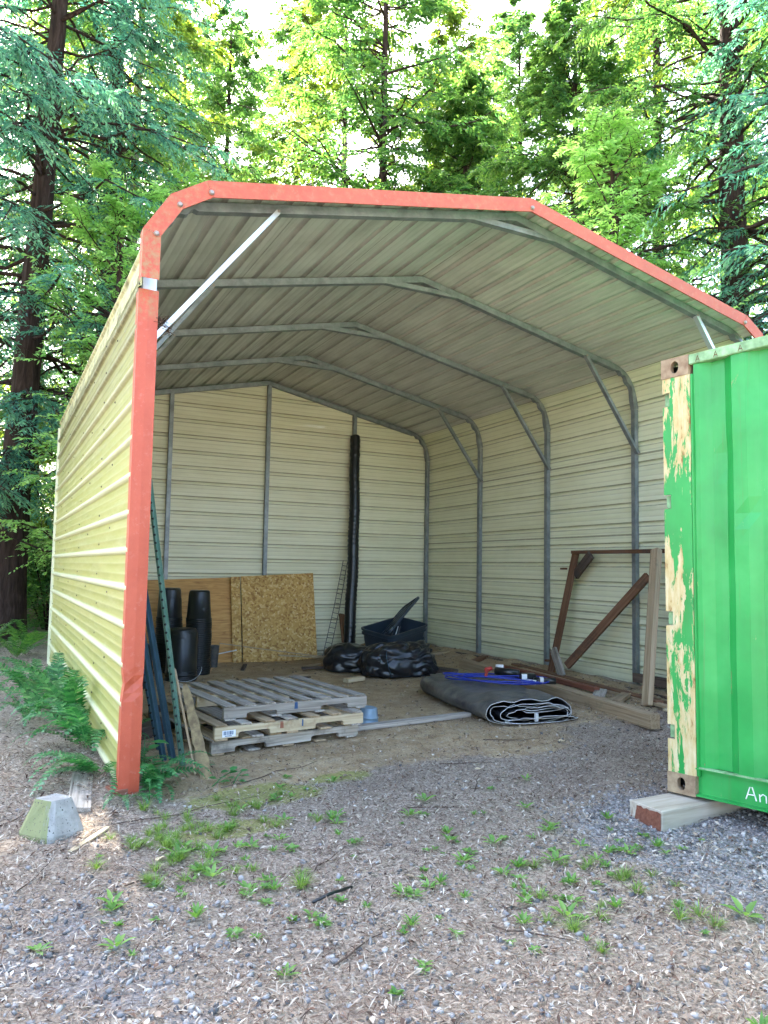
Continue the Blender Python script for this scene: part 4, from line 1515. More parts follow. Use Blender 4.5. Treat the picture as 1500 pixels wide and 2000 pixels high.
# ------------------------------------------------------------------ folded liner with cord and tools
def folded_liner():
    c = empty('folded_liner', (3.7, 1.3, 0.0), 'folded dusty black pond liner with white edged layers lying on the dirt', 'folded liner')
    # long axis from near end N to far end Fp
    Nn = Vector((3.50, 0.66)); Fp = Vector((3.80, 2.55))
    ax = (Fp - Nn).normalized(); sd_ = Vector((ax.y, -ax.x))
    Lr = (Fp - Nn).length
    def layer(name, halfw, hgt, zc, off, extra, seed, mat, y0=0.0, closed=True, nv=30, nu=44):
        V, F = [], []
        for i in range(nv + 1):
            t = i / nv
            u = y0 - extra * (1 - t) + t * Lr
            taper = 1.0
            if t > 0.8: taper = math.sqrt(max(0.02, 1 - ((t - 0.8) / 0.2) ** 2 * 0.96))
            widen = 1.0 + 0.12 * math.sin(t * 3.0) - 0.10 * t
            for k in range(nu):
                a = 2 * math.pi * k / nu
                ca, sa = math.cos(a), math.sin(a)
                sx = math.copysign(abs(ca) ** 0.7, ca) * halfw * taper * widen
                sz = math.copysign(abs(sa) ** 0.75, sa) * hgt * (0.35 + 0.65 * taper)
                p = Nn + ax * (u + 0.03 * math.sin(a * 2 + seed)) + sd_ * (sx + off)
                w = 0.034 * mnoise.noise(Vector((sx * 6 + seed, u * 3.0, sz * 4))) + 0.010 * (1 - abs(mnoise.noise(Vector((sx * 14, u * 9 + seed, sz * 10)))) * 2)
                zz = zc + sz + (w if sa > -0.3 else 0)
                zz = max(zz, GH(p.x, p.y) + 0.004)
                V.append((p.x, p.y, zz))
        for i in range(nv):
            for k in range(nu):
                a = i * nu + k; b = i * nu + (k + 1) % nu
                F.append((a, b, b + nu, a + nu))
        F.append(tuple(range(nv * nu, (nv + 1) * nu)))
        o = mesh_obj(name, V, F, mat, c, True)
        # white edge ring at the open end
        ring = [Vector(V[k]) for k in range(nu)] + [Vector(V[0])]
        ring = [r_ + Vector((-ax.x * 0.003, -ax.y * 0.003, 0.001)) for r_ in ring]
        e = mesh_obj('white_edge', *tube_data(ring, 0.0030, 4, cap=False), 'tarp_edge', None)
        sub_parent(e, o)
        return o
    layer('outer_fold', 0.42, 0.105, 0.10, 0.02, 0.0, 0.5, 'tarp_dusty')
    layer('inner_fold', 0.385, 0.078, 0.092, 0.02, 0.012, 2.5, 'tarp_black', nv=12)
    layer('inner_fold', 0.345, 0.060, 0.092, 0.05, 0.02, 4.5, 'tarp_black', nv=12)
    layer('inner_fold', 0.30, 0.040, 0.088, 0.08, 0.03, 6.5, 'tarp_black', nv=12)
    layer('inner_fold', 0.20, 0.015, 0.118, 0.13, 0.035, 3.1, 'tarp_black', nv=12)
    layer('inner_fold', 0.36, 0.018, 0.035, 0.12, 0.05, 8.5, 'tarp_black', nv=12)
    v_, f_ = box_data(3.52, 3.55, 0.58, 0.60, 0.03, 0.10)
    mesh_obj('white_tag', v_, f_, 'tarp_edge', c)
folded_liner()
def cord():
    pts = []
    rr = random.Random(2)
    cx, cy, = 3.80, 1.55
    n = 4 * 24
    for i in range(n + 1):
        a = 2 * math.pi * i / 24
        k_ = i / n
        rx = 0.33 + 0.09 * math.sin(a * 0.37 + 1)
        ry = 0.27 + 0.12 * math.sin(a * 0.53)
        x = cx + rx * math.cos(a) + 0.05 * math.sin(k_ * 9)
        y = cy + ry * math.sin(a) - 0.25 * math.cos(a) + 0.04 * math.sin(k_ * 14)
        z = 0.228 + 0.025 * k_ + 0.016 * math.sin(a * 1.7) + 0.012
        pts.append((x, y, z))
    for q in [(4.08, 1.45, 0.24), (4.18, 1.35, 0.25), (4.28, 1.40, 0.20), (4.25, 1.55, 0.17), (4.1, 1.60, 0.23)]:
        pts.append(q)
    o = tube('blue_cord', pts, 0.0075, 'blue_cord', None, 6)
    tag(o, 'coiled bright blue cord lying on the folded liner', 'cord')
cord()
def tools():
    c = empty('caulking_gun', (3.85, 1.8, 0.24), 'red handled tool with a black barrel lying among the blue cord', 'hand tool')
    beam('red_handle', (3.75, 1.66, 0.255), (3.89, 1.84, 0.30), 0.032, 0.028, 'red_plastic', c, bev=0.012)
    beam('red_body', (3.86, 1.83, 0.295), (3.96, 1.85, 0.31), 0.045, 0.045, 'red_plastic', c, bev=0.015)
    tube('barrel', [(3.97, 1.80, 0.29), (4.12, 1.60, 0.275)], 0.042, 'black_plastic', c, 10)
    tube('grey_nozzle', [(4.0, 1.84, 0.32), (4.07, 1.80, 0.32)], 0.03, 'tarp_edge', c, 8)
    c2 = empty('battery_pack', (4.10, 1.42, 0.24), 'small black charger block with a white label among the blue cord', 'charger')
    beam('pack_body', (4.0, 1.42, 0.275), (4.14, 1.36, 0.275), 0.10, 0.075, 'black_plastic', c2, bev=0.01)
    beam('pack_label', (3.985, 1.375, 0.285), (4.03, 1.353, 0.285), 0.012, 0.05, 'sticker_white', c2, bev=0.001)
    c3 = empty('coupling', (4.15, 1.22, 0.24), 'short dark hose fittings with pale rings at the liner edge', 'hose fitting')
    tube('fitting_body', [(4.05, 1.27, 0.26), (4.24, 1.18, 0.255)], 0.032, 'black_plastic', c3, 10)
    tube('pale_ring', [(4.10, 1.245, 0.26), (4.13, 1.23, 0.26)], 0.036, 'tarp_edge', c3, 10)
    tube('second_fitting', [(3.93, 1.30, 0.25), (4.02, 1.20, 0.25)], 0.025, 'tarp_edge', c3, 8)
tools()

# ------------------------------------------------------------------ upturned tub, boards in front
def tub():
    x, y = 2.20, 1.20
    gz = GH(x, y)
    prof_ = [(0.115, 0.0), (0.118, 0.006), (0.095, 0.012), (0.086, 0.05), (0.09, 0.054), (0.09, 0.06), (0.082, 0.064), (0.077, 0.11), (0.072, 0.135), (0.066, 0.140), (0.058, 0.134), (0.001, 0.132)]
    V, F = lathe(prof_, 28)
    o = mesh_obj('metal_tub', V, F, 'bucket_blue_grey', None, True, (0, 0, 0)); o.location = (x, y, gz)
    o.rotation_euler = (R(2), R(4), 0)
    tag(o, 'small blue-grey upturned metal tub beside the pallets', 'tub')
tub()
thing_beam('flat_board', 'pale grey board lying on the dirt between the pallets and the folded liner', 'board', (1.86, 0.97, 0.022), (3.17, 1.10, 0.028), 0.09, 0.036, 'wood_grey')

# sticks and lumber at the back
thing_beam('long_lath', 'long thin lath rising across the foot of the strand board', 'lath', (1.95, 5.05, 0.32), (3.55, 5.15, 0.06), 0.035, 0.015, 'wood_tan')
thing_beam('long_lath', 'second thin lath crossing the first by the black bundle', 'lath', (2.75, 5.0, 0.14), (3.75, 5.25, 0.03), 0.04, 0.018, 'wood_pale')
thing_beam('short_stick', 'short pale stick lying before the strand board', 'stick', (3.0, 4.7, 0.02), (3.75, 5.0, 0.05), 0.05, 0.02, 'wood_tan')
thing_beam('short_stick', 'dark short board end lying left of the sticks', 'board', (2.9, 4.55, 0.02), (3.2, 4.45, 0.03), 0.07, 0.03, 'wood_dark')
thing_beam('white_lath', 'thin white lath leaning at the bottom of the plywood', 'lath', (1.98, 5.42, 0.13), (2.30, 5.44, 0.18), 0.02, 0.012, 'sticker_white')
thing_beam('floor_board', 'brown dusty plank lying flat behind the top pallet', 'plank', (1.35, 3.55, 0.012), (2.75, 4.05, 0.012), 0.16, 0.02, 'wood_tan')
thing_beam('floor_board', 'second dusty plank on the dirt before the pot stacks', 'plank', (0.95, 3.10, 0.01), (2.2, 3.6, 0.012), 0.20, 0.02, 'wood_tan')
thing_beam('floor_board', 'dark thin strip lying on the dirt behind the top pallet', 'strip', (1.9, 3.7, 0.03), (2.7, 3.75, 0.03), 0.05, 0.012, 'wood_dark')
thing_beam('brick_sized_block', 'small orange wood block on the dirt left of the black bundle', 'wood block', (2.98, 3.35, 0.025), (3.24, 3.45, 0.025), 0.09, 0.045, 'wood_pale')
thing_beam('dark_offcut', 'black angled offcut lying at the foot of the strand board strip', 'offcut', (2.16, 4.70, 0.012), (2.35, 5.2, 0.012), 0.05, 0.02, 'wood_dark')
thing_beam('tan_post', 'short tan post lying behind the black bundle under the tote', 'post', (3.7, 5.1, 0.10), (4.35, 5.25, 0.26), 0.08, 0.06, 'wood_tan')

# lumber on the right floor
thing_beam('long_beam', 'long heavy brown beam on the ground, its cut end near the container', 'beam', (4.36, 0.03, 0.065), (4.72, 3.55, 0.12), 0.11, 0.125, 'wood_tan', bev=0.006, jit=0.004)
thing_beam('reddish_board', 'reddish board lying on the dirt right of the folded liner', 'board', (4.85, 1.25, 0.125), (4.92, 2.95, 0.14), 0.07, 0.05, 'wood_red')
thing_beam('thin_plank', 'long thin weathered plank lying by the base of the leaning frame', 'plank', (4.92, 0.10, 0.08), (5.12, 2.85, 0.13), 0.07, 0.03, 'wood_tan')
thing_beam('thin_plank', 'dark plank lying close along the right wall', 'plank', (5.25, 0.15, 0.07), (5.38, 1.6, 0.10), 0.05, 0.04, 'wood_dark')
thing_beam('thin_plank', 'dark narrow plank nearest the container foot', 'plank', (5.0, 0.0, 0.05), (5.2, 1.0, 0.09), 0.05, 0.03, 'wood_dark')
thing_beam('short_offcut', 'square tan offcut bridging the beam and the thin plank', 'offcut', (4.60, 0.75, 0.10), (4.95, 0.95, 0.12), 0.10, 0.04, 'wood_tan')
thing_beam('short_offcut', 'greyish offcut lying behind the square tan one', 'offcut', (4.68, 1.05, 0.10), (4.95, 1.30, 0.11), 0.12, 0.03, 'wood_grey')
thing_beam('short_block', 'short dark timber block beside the black bundle', 'timber', (4.12, 3.85, 0.07), (4.36, 3.15, 0.07), 0.11, 0.09, 'wood_dark', bev=0.006)
thing_beam('white_offcut', 'flat white offcut on the dirt before the dark timber block', 'offcut', (4.18, 3.35, 0.04), (4.25, 2.92, 0.04), 0.16, 0.02, 'wood_grey')
thing_beam('cross_board', 'brown board lying across the dirt in front of the second wall post', 'board', (4.75, 3.50, 0.12), (5.35, 3.95, 0.14), 0.09, 0.035, 'wood_brown')
thing_beam('cross_board', 'tan board lying along the foot of the right wall behind the tote', 'board', (4.95, 4.75, 0.10), (5.35, 4.75, 0.12), 0.09, 0.05, 'wood_tan')
thing_beam('cross_board', 'dark narrow strip at the foot of the right wall', 'strip', (5.30, 4.85, 0.12), (5.35, 3.55, 0.13), 0.03, 0.03, 'wood_dark')
thing_beam('thin_plank', 'brown board lying beneath the leaning gate frame beside the reddish one', 'plank', (4.98, 0.55, 0.11), (5.20, 3.1, 0.15), 0.10, 0.025, 'wood_brown')
thing_beam('thin_plank', 'tan board running along the far side of the heavy beam', 'plank', (4.62, 0.45, 0.075), (4.82, 2.6, 0.12), 0.08, 0.025, 'wood_tan')
thing_beam('short_offcut', 'small pale slat lying across the boards near the container', 'offcut', (4.72, 0.25, 0.10), (5.15, 0.42, 0.10), 0.05, 0.02, 'wood_pale')
thing_beam('wall_offcut', 'brown offcut standing on edge at the foot of the right wall', 'offcut', (5.56, 0.75, 0.19), (5.56, 1.45, 0.19), 0.04, 0.10, 'wood_dark')

# leaning timber frame
def timber_frame():
    c = empty('leaning_gate', (5.2, 1.6, 0.1), 'rusty brown timber frame with a diagonal brace leaning on the right wall', 'timber frame')
    BL = Vector((5.20, 2.40, 0.12)); TL = Vector((5.50, 2.30, 1.56))
    TR = Vector((5.47, 1.00, 1.56))
    beam('upright', BL, TL, 0.095, 0.04, 'wood_brown', c, up=(1, 0, 0), bev=0.004, jit=0.002)
    beam('top_rail', TL + Vector((0, 0.04, 0)), TR + Vector((0, -0.12, 0)), 0.09, 0.04, 'wood_brown', c, bev=0.004, jit=0.002)
    beam('bottom_rail', (5.16, 2.48, 0.10), (5.10, 0.55, 0.07), 0.09, 0.045, 'wood_brown', c, bev=0.004, jit=0.002)
    beam('diagonal_brace', (5.24, 2.16, 0.24), (5.42, 1.10, 1.30), 0.09, 0.045, 'wood_brown', c, up=(1, 0, 0.2), bev=0.004, jit=0.002)
    beam('corner_gusset', (5.46, 2.27, 1.28), (5.44, 1.98, 1.53), 0.11, 0.035, 'wood_dark', c, up=(1, 0, 0), bev=0.004, jit=0.004)
    beam('corner_gusset', (5.18, 2.33, 0.42), (5.12, 2.10, 0.13), 0.10, 0.035, 'wood_grey', c, up=(1, 0, 0), bev=0.004, jit=0.003)
    for z, y in ((0.27, 2.44), (1.36, 2.40)):
        mesh_obj('rusty_strap', *box_data(5.17 + 0.2 * (z > 1), 5.235 + 0.2 * (z > 1), y - 0.02, y + 0.035, z - 0.012, z + 0.012), 'rust_brown', c)
    o = beam('leaning_post', (4.86, 0.60, 0.07), (5.36, 0.93, 1.57), 0.09, 0.07, 'wood_tan', None, up=(1, 0, 0), bev=0.006, jit=0.006)
    tag(o, 'pale weathered post with bark edge leaning in front of the brown frame', 'post')
    o = beam('leaning_post', (5.12, 0.52, 0.07), (5.54, 0.62, 1.25), 0.09, 0.05, 'wood_brown', None, up=(1, 0, 0), bev=0.004, jit=0.003)
    tag(o, 'reddish brown post leaning half behind the green container edge', 'post')
    tube('rebar_pin', [(5.54, 2.82, 0.08), (5.54, 2.82, 0.36)], 0.008, 'rust_brown', None, 6)
    bpy.data.objects['rebar_pin']['label'] = 'thin rusty pin standing by the third wall post'
    bpy.data.objects['rebar_pin']['category'] = 'metal pin'
timber_frame()

# ------------------------------------------------------------------ steel posts leaning inside the left wall
def t_post(a, b, mat, label, studs=True, w=0.035, seed=0):
    a, b = Vector(a), Vector(b)
    c = empty('steel_post', a, label, 'steel post')
    d = (b - a).normalized()
    side = Vector((0.88, -0.47, 0)); side = (side - d * side.dot(d)).normalized()
    nrm = d.cross(side).normalized()
    if nrm.y > 0: nrm = -nrm
    def prism(pts2):
        V, F = [], []
        for p in (a, b):
            for (s_, n_) in pts2: V.append(p + side * s_ + nrm * n_)
        n = len(pts2)
        for k in range(n):
            j = (k + 1) % n
            F.append((k, j, j + n, k + n))
        F.append(tuple(range(n - 1, -1, -1))); F.append(tuple(range(n, 2 * n)))
        return V, F
    t = 0.004
    V, F = prism([(-w / 2, 0), (w / 2, 0), (w / 2, t), (t / 2 + 0.003, t), (t / 2, 0.026), (-t / 2, 0.026), (-t / 2 - 0.003, t), (-w / 2, t)])
    mesh_obj('post_rail', V, F, mat, c)
    if studs:
        L = (b - a).length
        n = int(L / 0.055)
        st0 = None
        for i in range(1, n):
            p = a + d * (i * L / n) + nrm * 0.026
            if st0 is None:
                v_, f_ = tube_data([(0, 0, 0), tuple(nrm * 0.012)], [0.009, 0.006], 6)
                st0 = mesh_obj('stud', v_, f_, 'dark_void', c, origin=(0, 0, 0))
                st0.location = p - wloc(c)
            else:
                s2 = st0.copy(); COL.objects.link(s2); s2.parent = c
                s2.location = p - wloc(c)
    return c
t_post((0.46, 0.45, 0.0), (0.20, 0.62, 1.92), 'post_green', 'green studded steel fence post, the front one leaning inside the left wall', True, 0.04)
t_post((0.43, 0.62, 0.0), (0.14, 0.85, 1.62), 'post_blue', 'wide blue-grey steel post leaning just behind the green one', False, 0.05)
t_post((0.37, 0.62, 0.0), (0.10, 0.72, 1.42), 'post_blue', 'smooth steel-blue post, leftmost of the leaning posts', False, 0.045)
t_post((0.40, 0.95, 0.0), (0.12, 1.05, 1.35), 'post_blue', 'dark studded post mostly hidden behind the blue ones', True, 0.035)
thing_beam('split_lath', 'narrow split lath leaning at the foot of the steel posts', 'slat', (0.49, 0.22, 0.0), (0.42, 0.62, 0.62), 0.035, 0.012, 'wood_tan', up=(1, -0.5, 0), splinter=0.01)
def bark_plank():
    V, F = [], []
    rr = random.Random(9)
    a = Vector((0.545, 0.13, -0.02)); b = Vector((0.475, 0.52, 0.52))
    n = 16
    side = Vector((0.88, -0.47, 0))
    nr = Vector((-0.4, -0.8, 0.3)).normalized()
    for i in range(n + 1):
        t = i / n
        p = a.lerp(b, t)
        w = 0.042 * (1 - 0.35 * t) * (1 + rr.uniform(-0.15, 0.15))
        if i == n: w *= 0.5
        for (s_, m_) in ((-w, 0), (w * rr.uniform(0.8, 1.1), 0), (w, 0.02), (-w, 0.02)):
            q = p + side * s_ + nr * m_
            V.append(q)
    for i in range(n):
        for k in range(4):
            x = i * 4 + k; y = i * 4 + (k + 1) % 4
            F.append((x, y, y + 4, x + 4))
    F.append((0, 1, 2, 3)); F.append((n * 4 + 3, n * 4 + 2, n * 4 + 1, n * 4))
    o = mesh_obj('bark_slab', V, F, 'bark_slab', None)
    tag(o, 'broken plank with flaky yellowish bark leaning at the post feet', 'bark slab')
simple('bark_slab', (0.34, 0.26, 0.13), 0.9, 0, 0.5, 22, 0.9, col2=(0.12, 0.08, 0.045))
bark_plank()
thing_beam('dark_sleeper', 'dark low timber lying inside the left wall behind the posts', 'timber', (0.18, 1.25, 0.04), (0.75, 1.75, 0.05), 0.14, 0.10, 'wood_dark')
thing_beam('dark_sleeper', 'second dark timber beside the left of the pallets', 'timber', (0.50, 1.5, 0.03), (0.62, 2.3, 0.04), 0.10, 0.08, 'wood_dark')

# ------------------------------------------------------------------ left foreground: pier block, plank, brown footing
def pier():
    c0 = Vector((-0.405, -0.44, 0))
    gz = GH(c0.x, c0.y) - 0.03
    bot, top, h = 0.122, 0.072, 0.20
    b_ = rrect(bot * 2, bot * 2, 0.045, 2); m_ = rrect(bot * 2, bot * 2, 0.045, 2); t_ = rrect(top * 2, top * 2, 0.030, 2); t2 = rrect(top * 1.9, top * 1.9, 0.028, 2)
    V, F = loft([(b_, 0), (m_, 0.04), (t_, h - 0.008), (t2, h)])
    rr = random.Random(4)
    bm = bmesh.new()
    vs = [bm.verts.new(v) for v in V]
    for f in F: bm.faces.new([vs[i] for i in f])
    bmesh.ops.subdivide_edges(bm, edges=bm.edges, cuts=2, use_grid_fill=True)
    for v in bm.verts:
        v.co += Vector((mnoise.noise(v.co * 30), mnoise.noise(v.co * 30 + Vector((9, 9, 9))), mnoise.noise(v.co * 28 + Vector((3, 1, 5))))) * 0.004
    me = bpy.data.meshes.new('concrete_pier'); bm.to_mesh(me); bm.free()
    set_mat(me, 'concrete_mossy')
    o = bpy.data.objects.new('concrete_pier', me); link(o)
    o.location = (c0.x, c0.y, gz); o.rotation_euler = (R(-2), R(3), R(33))
    tag(o, 'squat grey concrete pier block with mossy side on the ground', 'concrete block')
def mossy():
    m, nt, p, out = new_mat('concrete_mossy')
    v = coords(nt)
    n1 = noise(nt, v, 14, 6, 0.7)
    c = ramp(nt, n1, [(0.3, (0.22, 0.21, 0.19)), (0.7, (0.38, 0.37, 0.34))])
    geo = N(nt, "ShaderNodeNewGeometry")
    sx = N(nt, "ShaderNodeSeparateXYZ"); nt.links.new(geo.outputs['Normal'], sx.inputs[0])
    f = math_(nt, 'ADD', math_(nt, 'MULTIPLY', sx.outputs[0], -1.1), math_(nt, 'MULTIPLY', math_(nt, 'SUBTRACT', n1, 0.5), 1.0))
    c = mixc(nt, ramp(nt, f, [(0.35, 0.0), (0.55, 0.85)]), c, (0.17, 0.19, 0.06))
    sp = ramp(nt, noise(nt, v, 90, 2, 0.5), [(0.30, 1.0), (0.36, 0.0)])
    c = mixc(nt, sp, c, (0.06, 0.055, 0.05))
    nt.links.new(c, p.inputs['Base Color']); p.inputs['Roughness'].default_value = 0.92
    bump(nt, p, n1, 0.6, 0.006)
    MATS['concrete_mossy'] = m
mossy()
pier()
thing_beam('grey_plank', 'grey weathered board half buried between the pier block and the wall', 'board', (-0.255, -0.24, 0.0), (-0.165, 0.45, 0.02), 0.125, 0.03, 'wood_grey', roll=0.1, bev=0.004)
thing_beam('footing_block', 'rust-brown wood block under the front corner of the wall', 'wood block', (-0.06, 0.02, -0.03), (0.06, 0.05, -0.03), 0.14, 0.11, 'wood_red')
thing_beam('pinkish_stick', 'flat pale pink stick pointing to the pier block', 'stick', (-0.34, -0.74, -0.04), (-0.14, -0.50, -0.03), 0.03, 0.012, 'wood_pale')
o = tube('black_stick', [(0.49, -1.77, -0.028), (0.58, -1.735, -0.024), (0.70, -1.70, -0.03)], 0.007, 'black_plastic', None, 6)
tag(o, 'thin straight black stick lying on the gravel in the foreground', 'stick')

# bird nest on the left brace
def nest():
    V, F = [], []
    rr = random.Random(12)
    for i in range(150):
        a = rr.uniform(0, 6.28); r = abs(rr.gauss(0.045, 0.014)); z = rr.uniform(-0.045, 0.045)
        p = Vector((0.13 + r * math.cos(a), 0.02 + r * math.sin(a) * 0.8, 2.83 + z))
        d = Vector((-math.sin(a), math.cos(a), rr.uniform(-0.6, 0.6))) * rr.uniform(0.02, 0.05)
        v_, f_ = tube_data([p - d, p, p + d + Vector((0, 0, rr.uniform(-0.012, 0.012)))], 0.0014, 3)
        o_ = len(V); V += v_; F += [tuple(j + o_ for j in q) for q in f_]
    o = mesh_obj('bird_nest', V, F, 'rope_brown', None)
    tag(o, 'small tangled bird nest where the bright brace meets the left wall', 'nest')
nest()

# ------------------------------------------------------------------ ferns
def frond_mesh(name, L, width, seed, droop=0.5, npin=34):
    """frond along +x, arching up then down"""
    rr = random.Random(seed)
    V, F = [], []
    rach = []
    th = 0.95
    p = Vector((0, 0, 0))
    bend = rr.uniform(-0.25, 0.25)
    hd = 0.0
    n = npin
    for i in range(n + 1):
        t = i / n
        rach.append((p.copy(), th, hd))
        th2 = th - (0.95 + droop) * (t ** 1.1) * 1.4 * (1 / n) * 1.6
        d = Vector((math.cos(th2) * math.cos(hd), math.cos(th2) * math.sin(hd), math.sin(th2)))
        p = p + d * L / n
        th = th2; hd += bend / n
    def quad(a, b, c, d_):
        k_ = len(V); V.extend([tuple(a), tuple(b), tuple(c), tuple(d_)]); F.append((k_, k_ + 1, k_ + 2, k_ + 3))
    for i in range(n):
        (a, th1, h1), (b, _, _) = rach[i], rach[i + 1]
        w = 0.0022 * (1 - i / n) + 0.0006
        quad(a + Vector((0, -w, 0)), b + Vector((0, -w, 0)), b + Vector((0, w, 0)), a + Vector((0, w, 0)))
        if i < 3: continue
        t = i / n
        prof_ = math.sin(min(1, (t + 0.06) * 1.7) * math.pi / 2) * (1 - t) ** 0.62
        pl = width * prof_ * rr.uniform(0.9, 1.08) + 0.004
        fw = Vector((math.cos(th1) * math.cos(h1), math.cos(th1) * math.sin(h1), math.sin(th1)))
        sd_ = Vector((-math.sin(h1), math.cos(h1), 0))
        upn = fw.cross(sd_); 
        if upn.z < 0: upn = -upn
        for s_ in (-1, 1):
            dirn = (sd_ * s_ * 0.93 + fw * 0.36 + upn * rr.uniform(-0.02, 0.18)).normalized()
            tipd = (sd_ * s_ * 0.80 + fw * 0.58 - upn * 0.25).normalized()
            pw = L / n * 0.50
            base = a + sd_ * s_ * w
            m_ = base + dirn * pl * 0.55
            tp = m_ + tipd * pl * 0.45
            k_ = len(V)
            V.extend([tuple(base - fw * pw * 0.7), tuple(base + fw * pw * 0.9), tuple(m_ - fw * pw * 0.62), tuple(m_ + fw * pw * 0.62), tuple(tp)])
            F.append((k_, k_ + 2, k_ + 3, k_ + 1)); F.append((k_ + 2, k_ + 4, k_ + 3))
    me = bpy.data.meshes.new(name)
    me.from_pydata(V, [], F); me.update()
    return me
FR = [frond_mesh('frond', 0.64, 0.100, 1, 0.75, 23), frond_mesh('frond', 0.54, 0.095, 2, 0.95, 21), frond_mesh('frond', 0.72, 0.110, 3, 0.6, 24), frond_mesh('frond', 0.46, 0.085, 4, 1.0, 19)]
FR_B = [m.copy() for m in FR]
for m in FR: m.materials.append(MATS['fern_leaf'])
for m in FR_B: m.materials.append(MATS['fern_back'])
def fern(x, y, scale, nfr, label, seed, az=None, spread=math.pi, meshes=FR, group=None, z=None, flat=0.0):
    rr = random.Random(seed)
    c = empty('fern', (x, y, GH(x, y) - 0.01 if z is None else z), label, 'fern', group)
    for i in range(nfr):
        if az is None:
            a = 2 * math.pi * (i + rr.uniform(-0.3, 0.3)) / nfr
        else:
            a = az + spread * ((i + 0.5) / nfr - 0.5) * 2 + rr.uniform(-0.12, 0.12)
        o = bpy.data.objects.new('frond', meshes[rr.randrange(len(meshes))])
        link(o, c)
        s_ = scale * rr.uniform(0.75, 1.12)
        o.scale = (s_, s_, s_)
        o.rotation_euler = (rr.uniform(-0.35, 0.35), rr.uniform(-0.25, 0.3) + flat, a)
        o.location = (rr.uniform(-0.02, 0.02), rr.uniform(-0.02, 0.02), 0)
    return c
fern(-0.06, 1.05, 1.15, 11, 'lush sword fern hugging the left wall with fronds reaching over the dirt', 1, az=R(200), spread=R(95))
fern(-0.08, 1.85, 1.30, 12, 'largest sword fern against the left wall, its fronds fanned outward', 2, az=R(195), spread=R(100))
fern(-0.06, 0.42, 0.85, 11, 'low fern with yellowish frond tips beside the grey board', 3, az=R(200), spread=R(80), flat=0.25)
fern(-0.10, 2.9, 1.25, 15, 'dense dark fern behind the largest one at the left wall', 4, az=R(190), spread=R(100))
fern(-0.38, 2.35, 1.0, 9, 'outlying fern left of the largest one with arching fronds over bare litter', 15, az=R(200), spread=R(170))
fern(-0.35, 3.6, 1.2, 14, 'fern cluster at the left picture edge with long hanging fronds', 5, az=R(200), spread=R(150))
fern(0.14, 0.04, 0.78, 12, 'bright green fern sprouting from the foot of the red corner trim', 6, az=R(-40), spread=R(75), flat=0.15)
fern(0.10, 0.30, 0.55, 7, 'small fern under the steel posts inside the wall corner', 7, az=R(-10), spread=R(70))
fern(0.02, -0.08, 0.45, 6, 'small drooping fern at the very corner below the red trim', 8, az=R(-80), spread=R(80), flat=0.35)
fern(0.20, 1.35, 0.55, 6, 'pale fern growing inside the left wall beside the dark timber', 9, az=R(-20), spread=R(70))
fern(0.52, 0.33, 0.26, 4, 'tiny fern sprig beside the flaky bark slab', 10, az=R(-30), spread=R(60))
bf = [(-0.35, 6.9), (-0.9, 6.2), (-0.15, 8.2), (-0.75, 8.6), (-1.3, 7.6), (-0.3, 10.0), (-1.0, 10.4), (-1.7, 9.6), (0.3, 11.5), (-0.6, 12.4), (-1.5, 5.2)]
for i, (x, y) in enumerate(bf):
    fern(x, y, 1.15, 11, 'sunlit background fern on the forest floor beyond the left wall', 30 + i, meshes=FR_B, group='ferns on the forest floor behind the wall')

# broad-leaved seedlings at the corner
def leaf_quad(p, d, up_, L, w):
    d = d.normalized(); s_ = d.cross(up_).normalized()
    c1 = p + d * L * 0.35 + up_ * L * 0.05
    c2 = p + d * L * 0.7 + up_ * L * 0.02
    V = [p, c1 - s_ * w, c1 + s_ * w, c2 - s_ * w * 0.7, c2 + s_ * w * 0.7, p + d * L - up_ * L * 0.12, c1 - up_ * w * 0.35, c2 - up_ * w * 0.3]
    F = [(0, 1, 6), (0, 6, 2), (1, 3, 7, 6), (6, 7, 4, 2), (3, 5, 7), (7, 5, 4)]
    return [tuple(v) for v in V], F
def broad_plant(x, y, h, n, L, label, seed, group=None, lean=(0, 0), mat='broad_leaf', name='broadleaf_plant'):
    rr = random.Random(seed)
    gz = GH(x, y)
    VV, FF = [], []
    stemV, stemF = tube_data([(x, y, gz - 0.01), (x + lean[0] * 0.5, y + lean[1] * 0.5, gz + h * 0.6), (x + lean[0], y + lean[1], gz + h)], [0.004, 0.003, 0.002], 5)
    for i in range(n):
        t = 0.25 + 0.75 * i / max(1, n - 1)
        p = Vector((x + lean[0] * t, y + lean[1] * t, gz + h * t))
        a = i * 2.4 + rr.uniform(-0.4, 0.4)
        d = Vector((math.cos(a), math.sin(a), rr.uniform(-0.1, 0.35)))
        p2 = p + d * L * 0.3
        v_, f_ = leaf_quad(p2, d, Vector((0, 0, 1)), L * rr.uniform(0.7, 1.1), L * 0.33)
        VV, FF = merge([(VV, FF), (v_, f_)])
        v_, f_ = tube_data([p, p2], 0.0015, 4)
        stemV, stemF = merge([(stemV, stemF), (v_, f_)])
    c = empty(name, (x, y, gz), label, 'plant', group)
    mesh_obj('leaves', VV, FF, mat, c, True)
    mesh_obj('stem', stemV, stemF, mat, c, True)
    return c
broad_plant(0.17, 0.25, 0.26, 7, 0.11, 'broad shiny green leaves rising just right of the red trim foot', 1)
broad_plant(0.26, 0.12, 0.16, 8, 0.09, 'low broad-leaved seedling among the fern fronds at the corner', 2)
broad_plant(0.52, -0.02, 0.07, 5, 0.08, 'trailing broad-leaved runner on the dirt right of the ferns', 3, lean=(0.16, 0.06))
broad_plant(0.66, -0.02, 0.06, 5, 0.075, 'end of the trailing runner with two big leaves', 4, lean=(0.08, 0.06))
broad_plant(0.12, -0.22, 0.14, 9, 0.05, 'small leafy seedling under the drooping corner fern', 5)

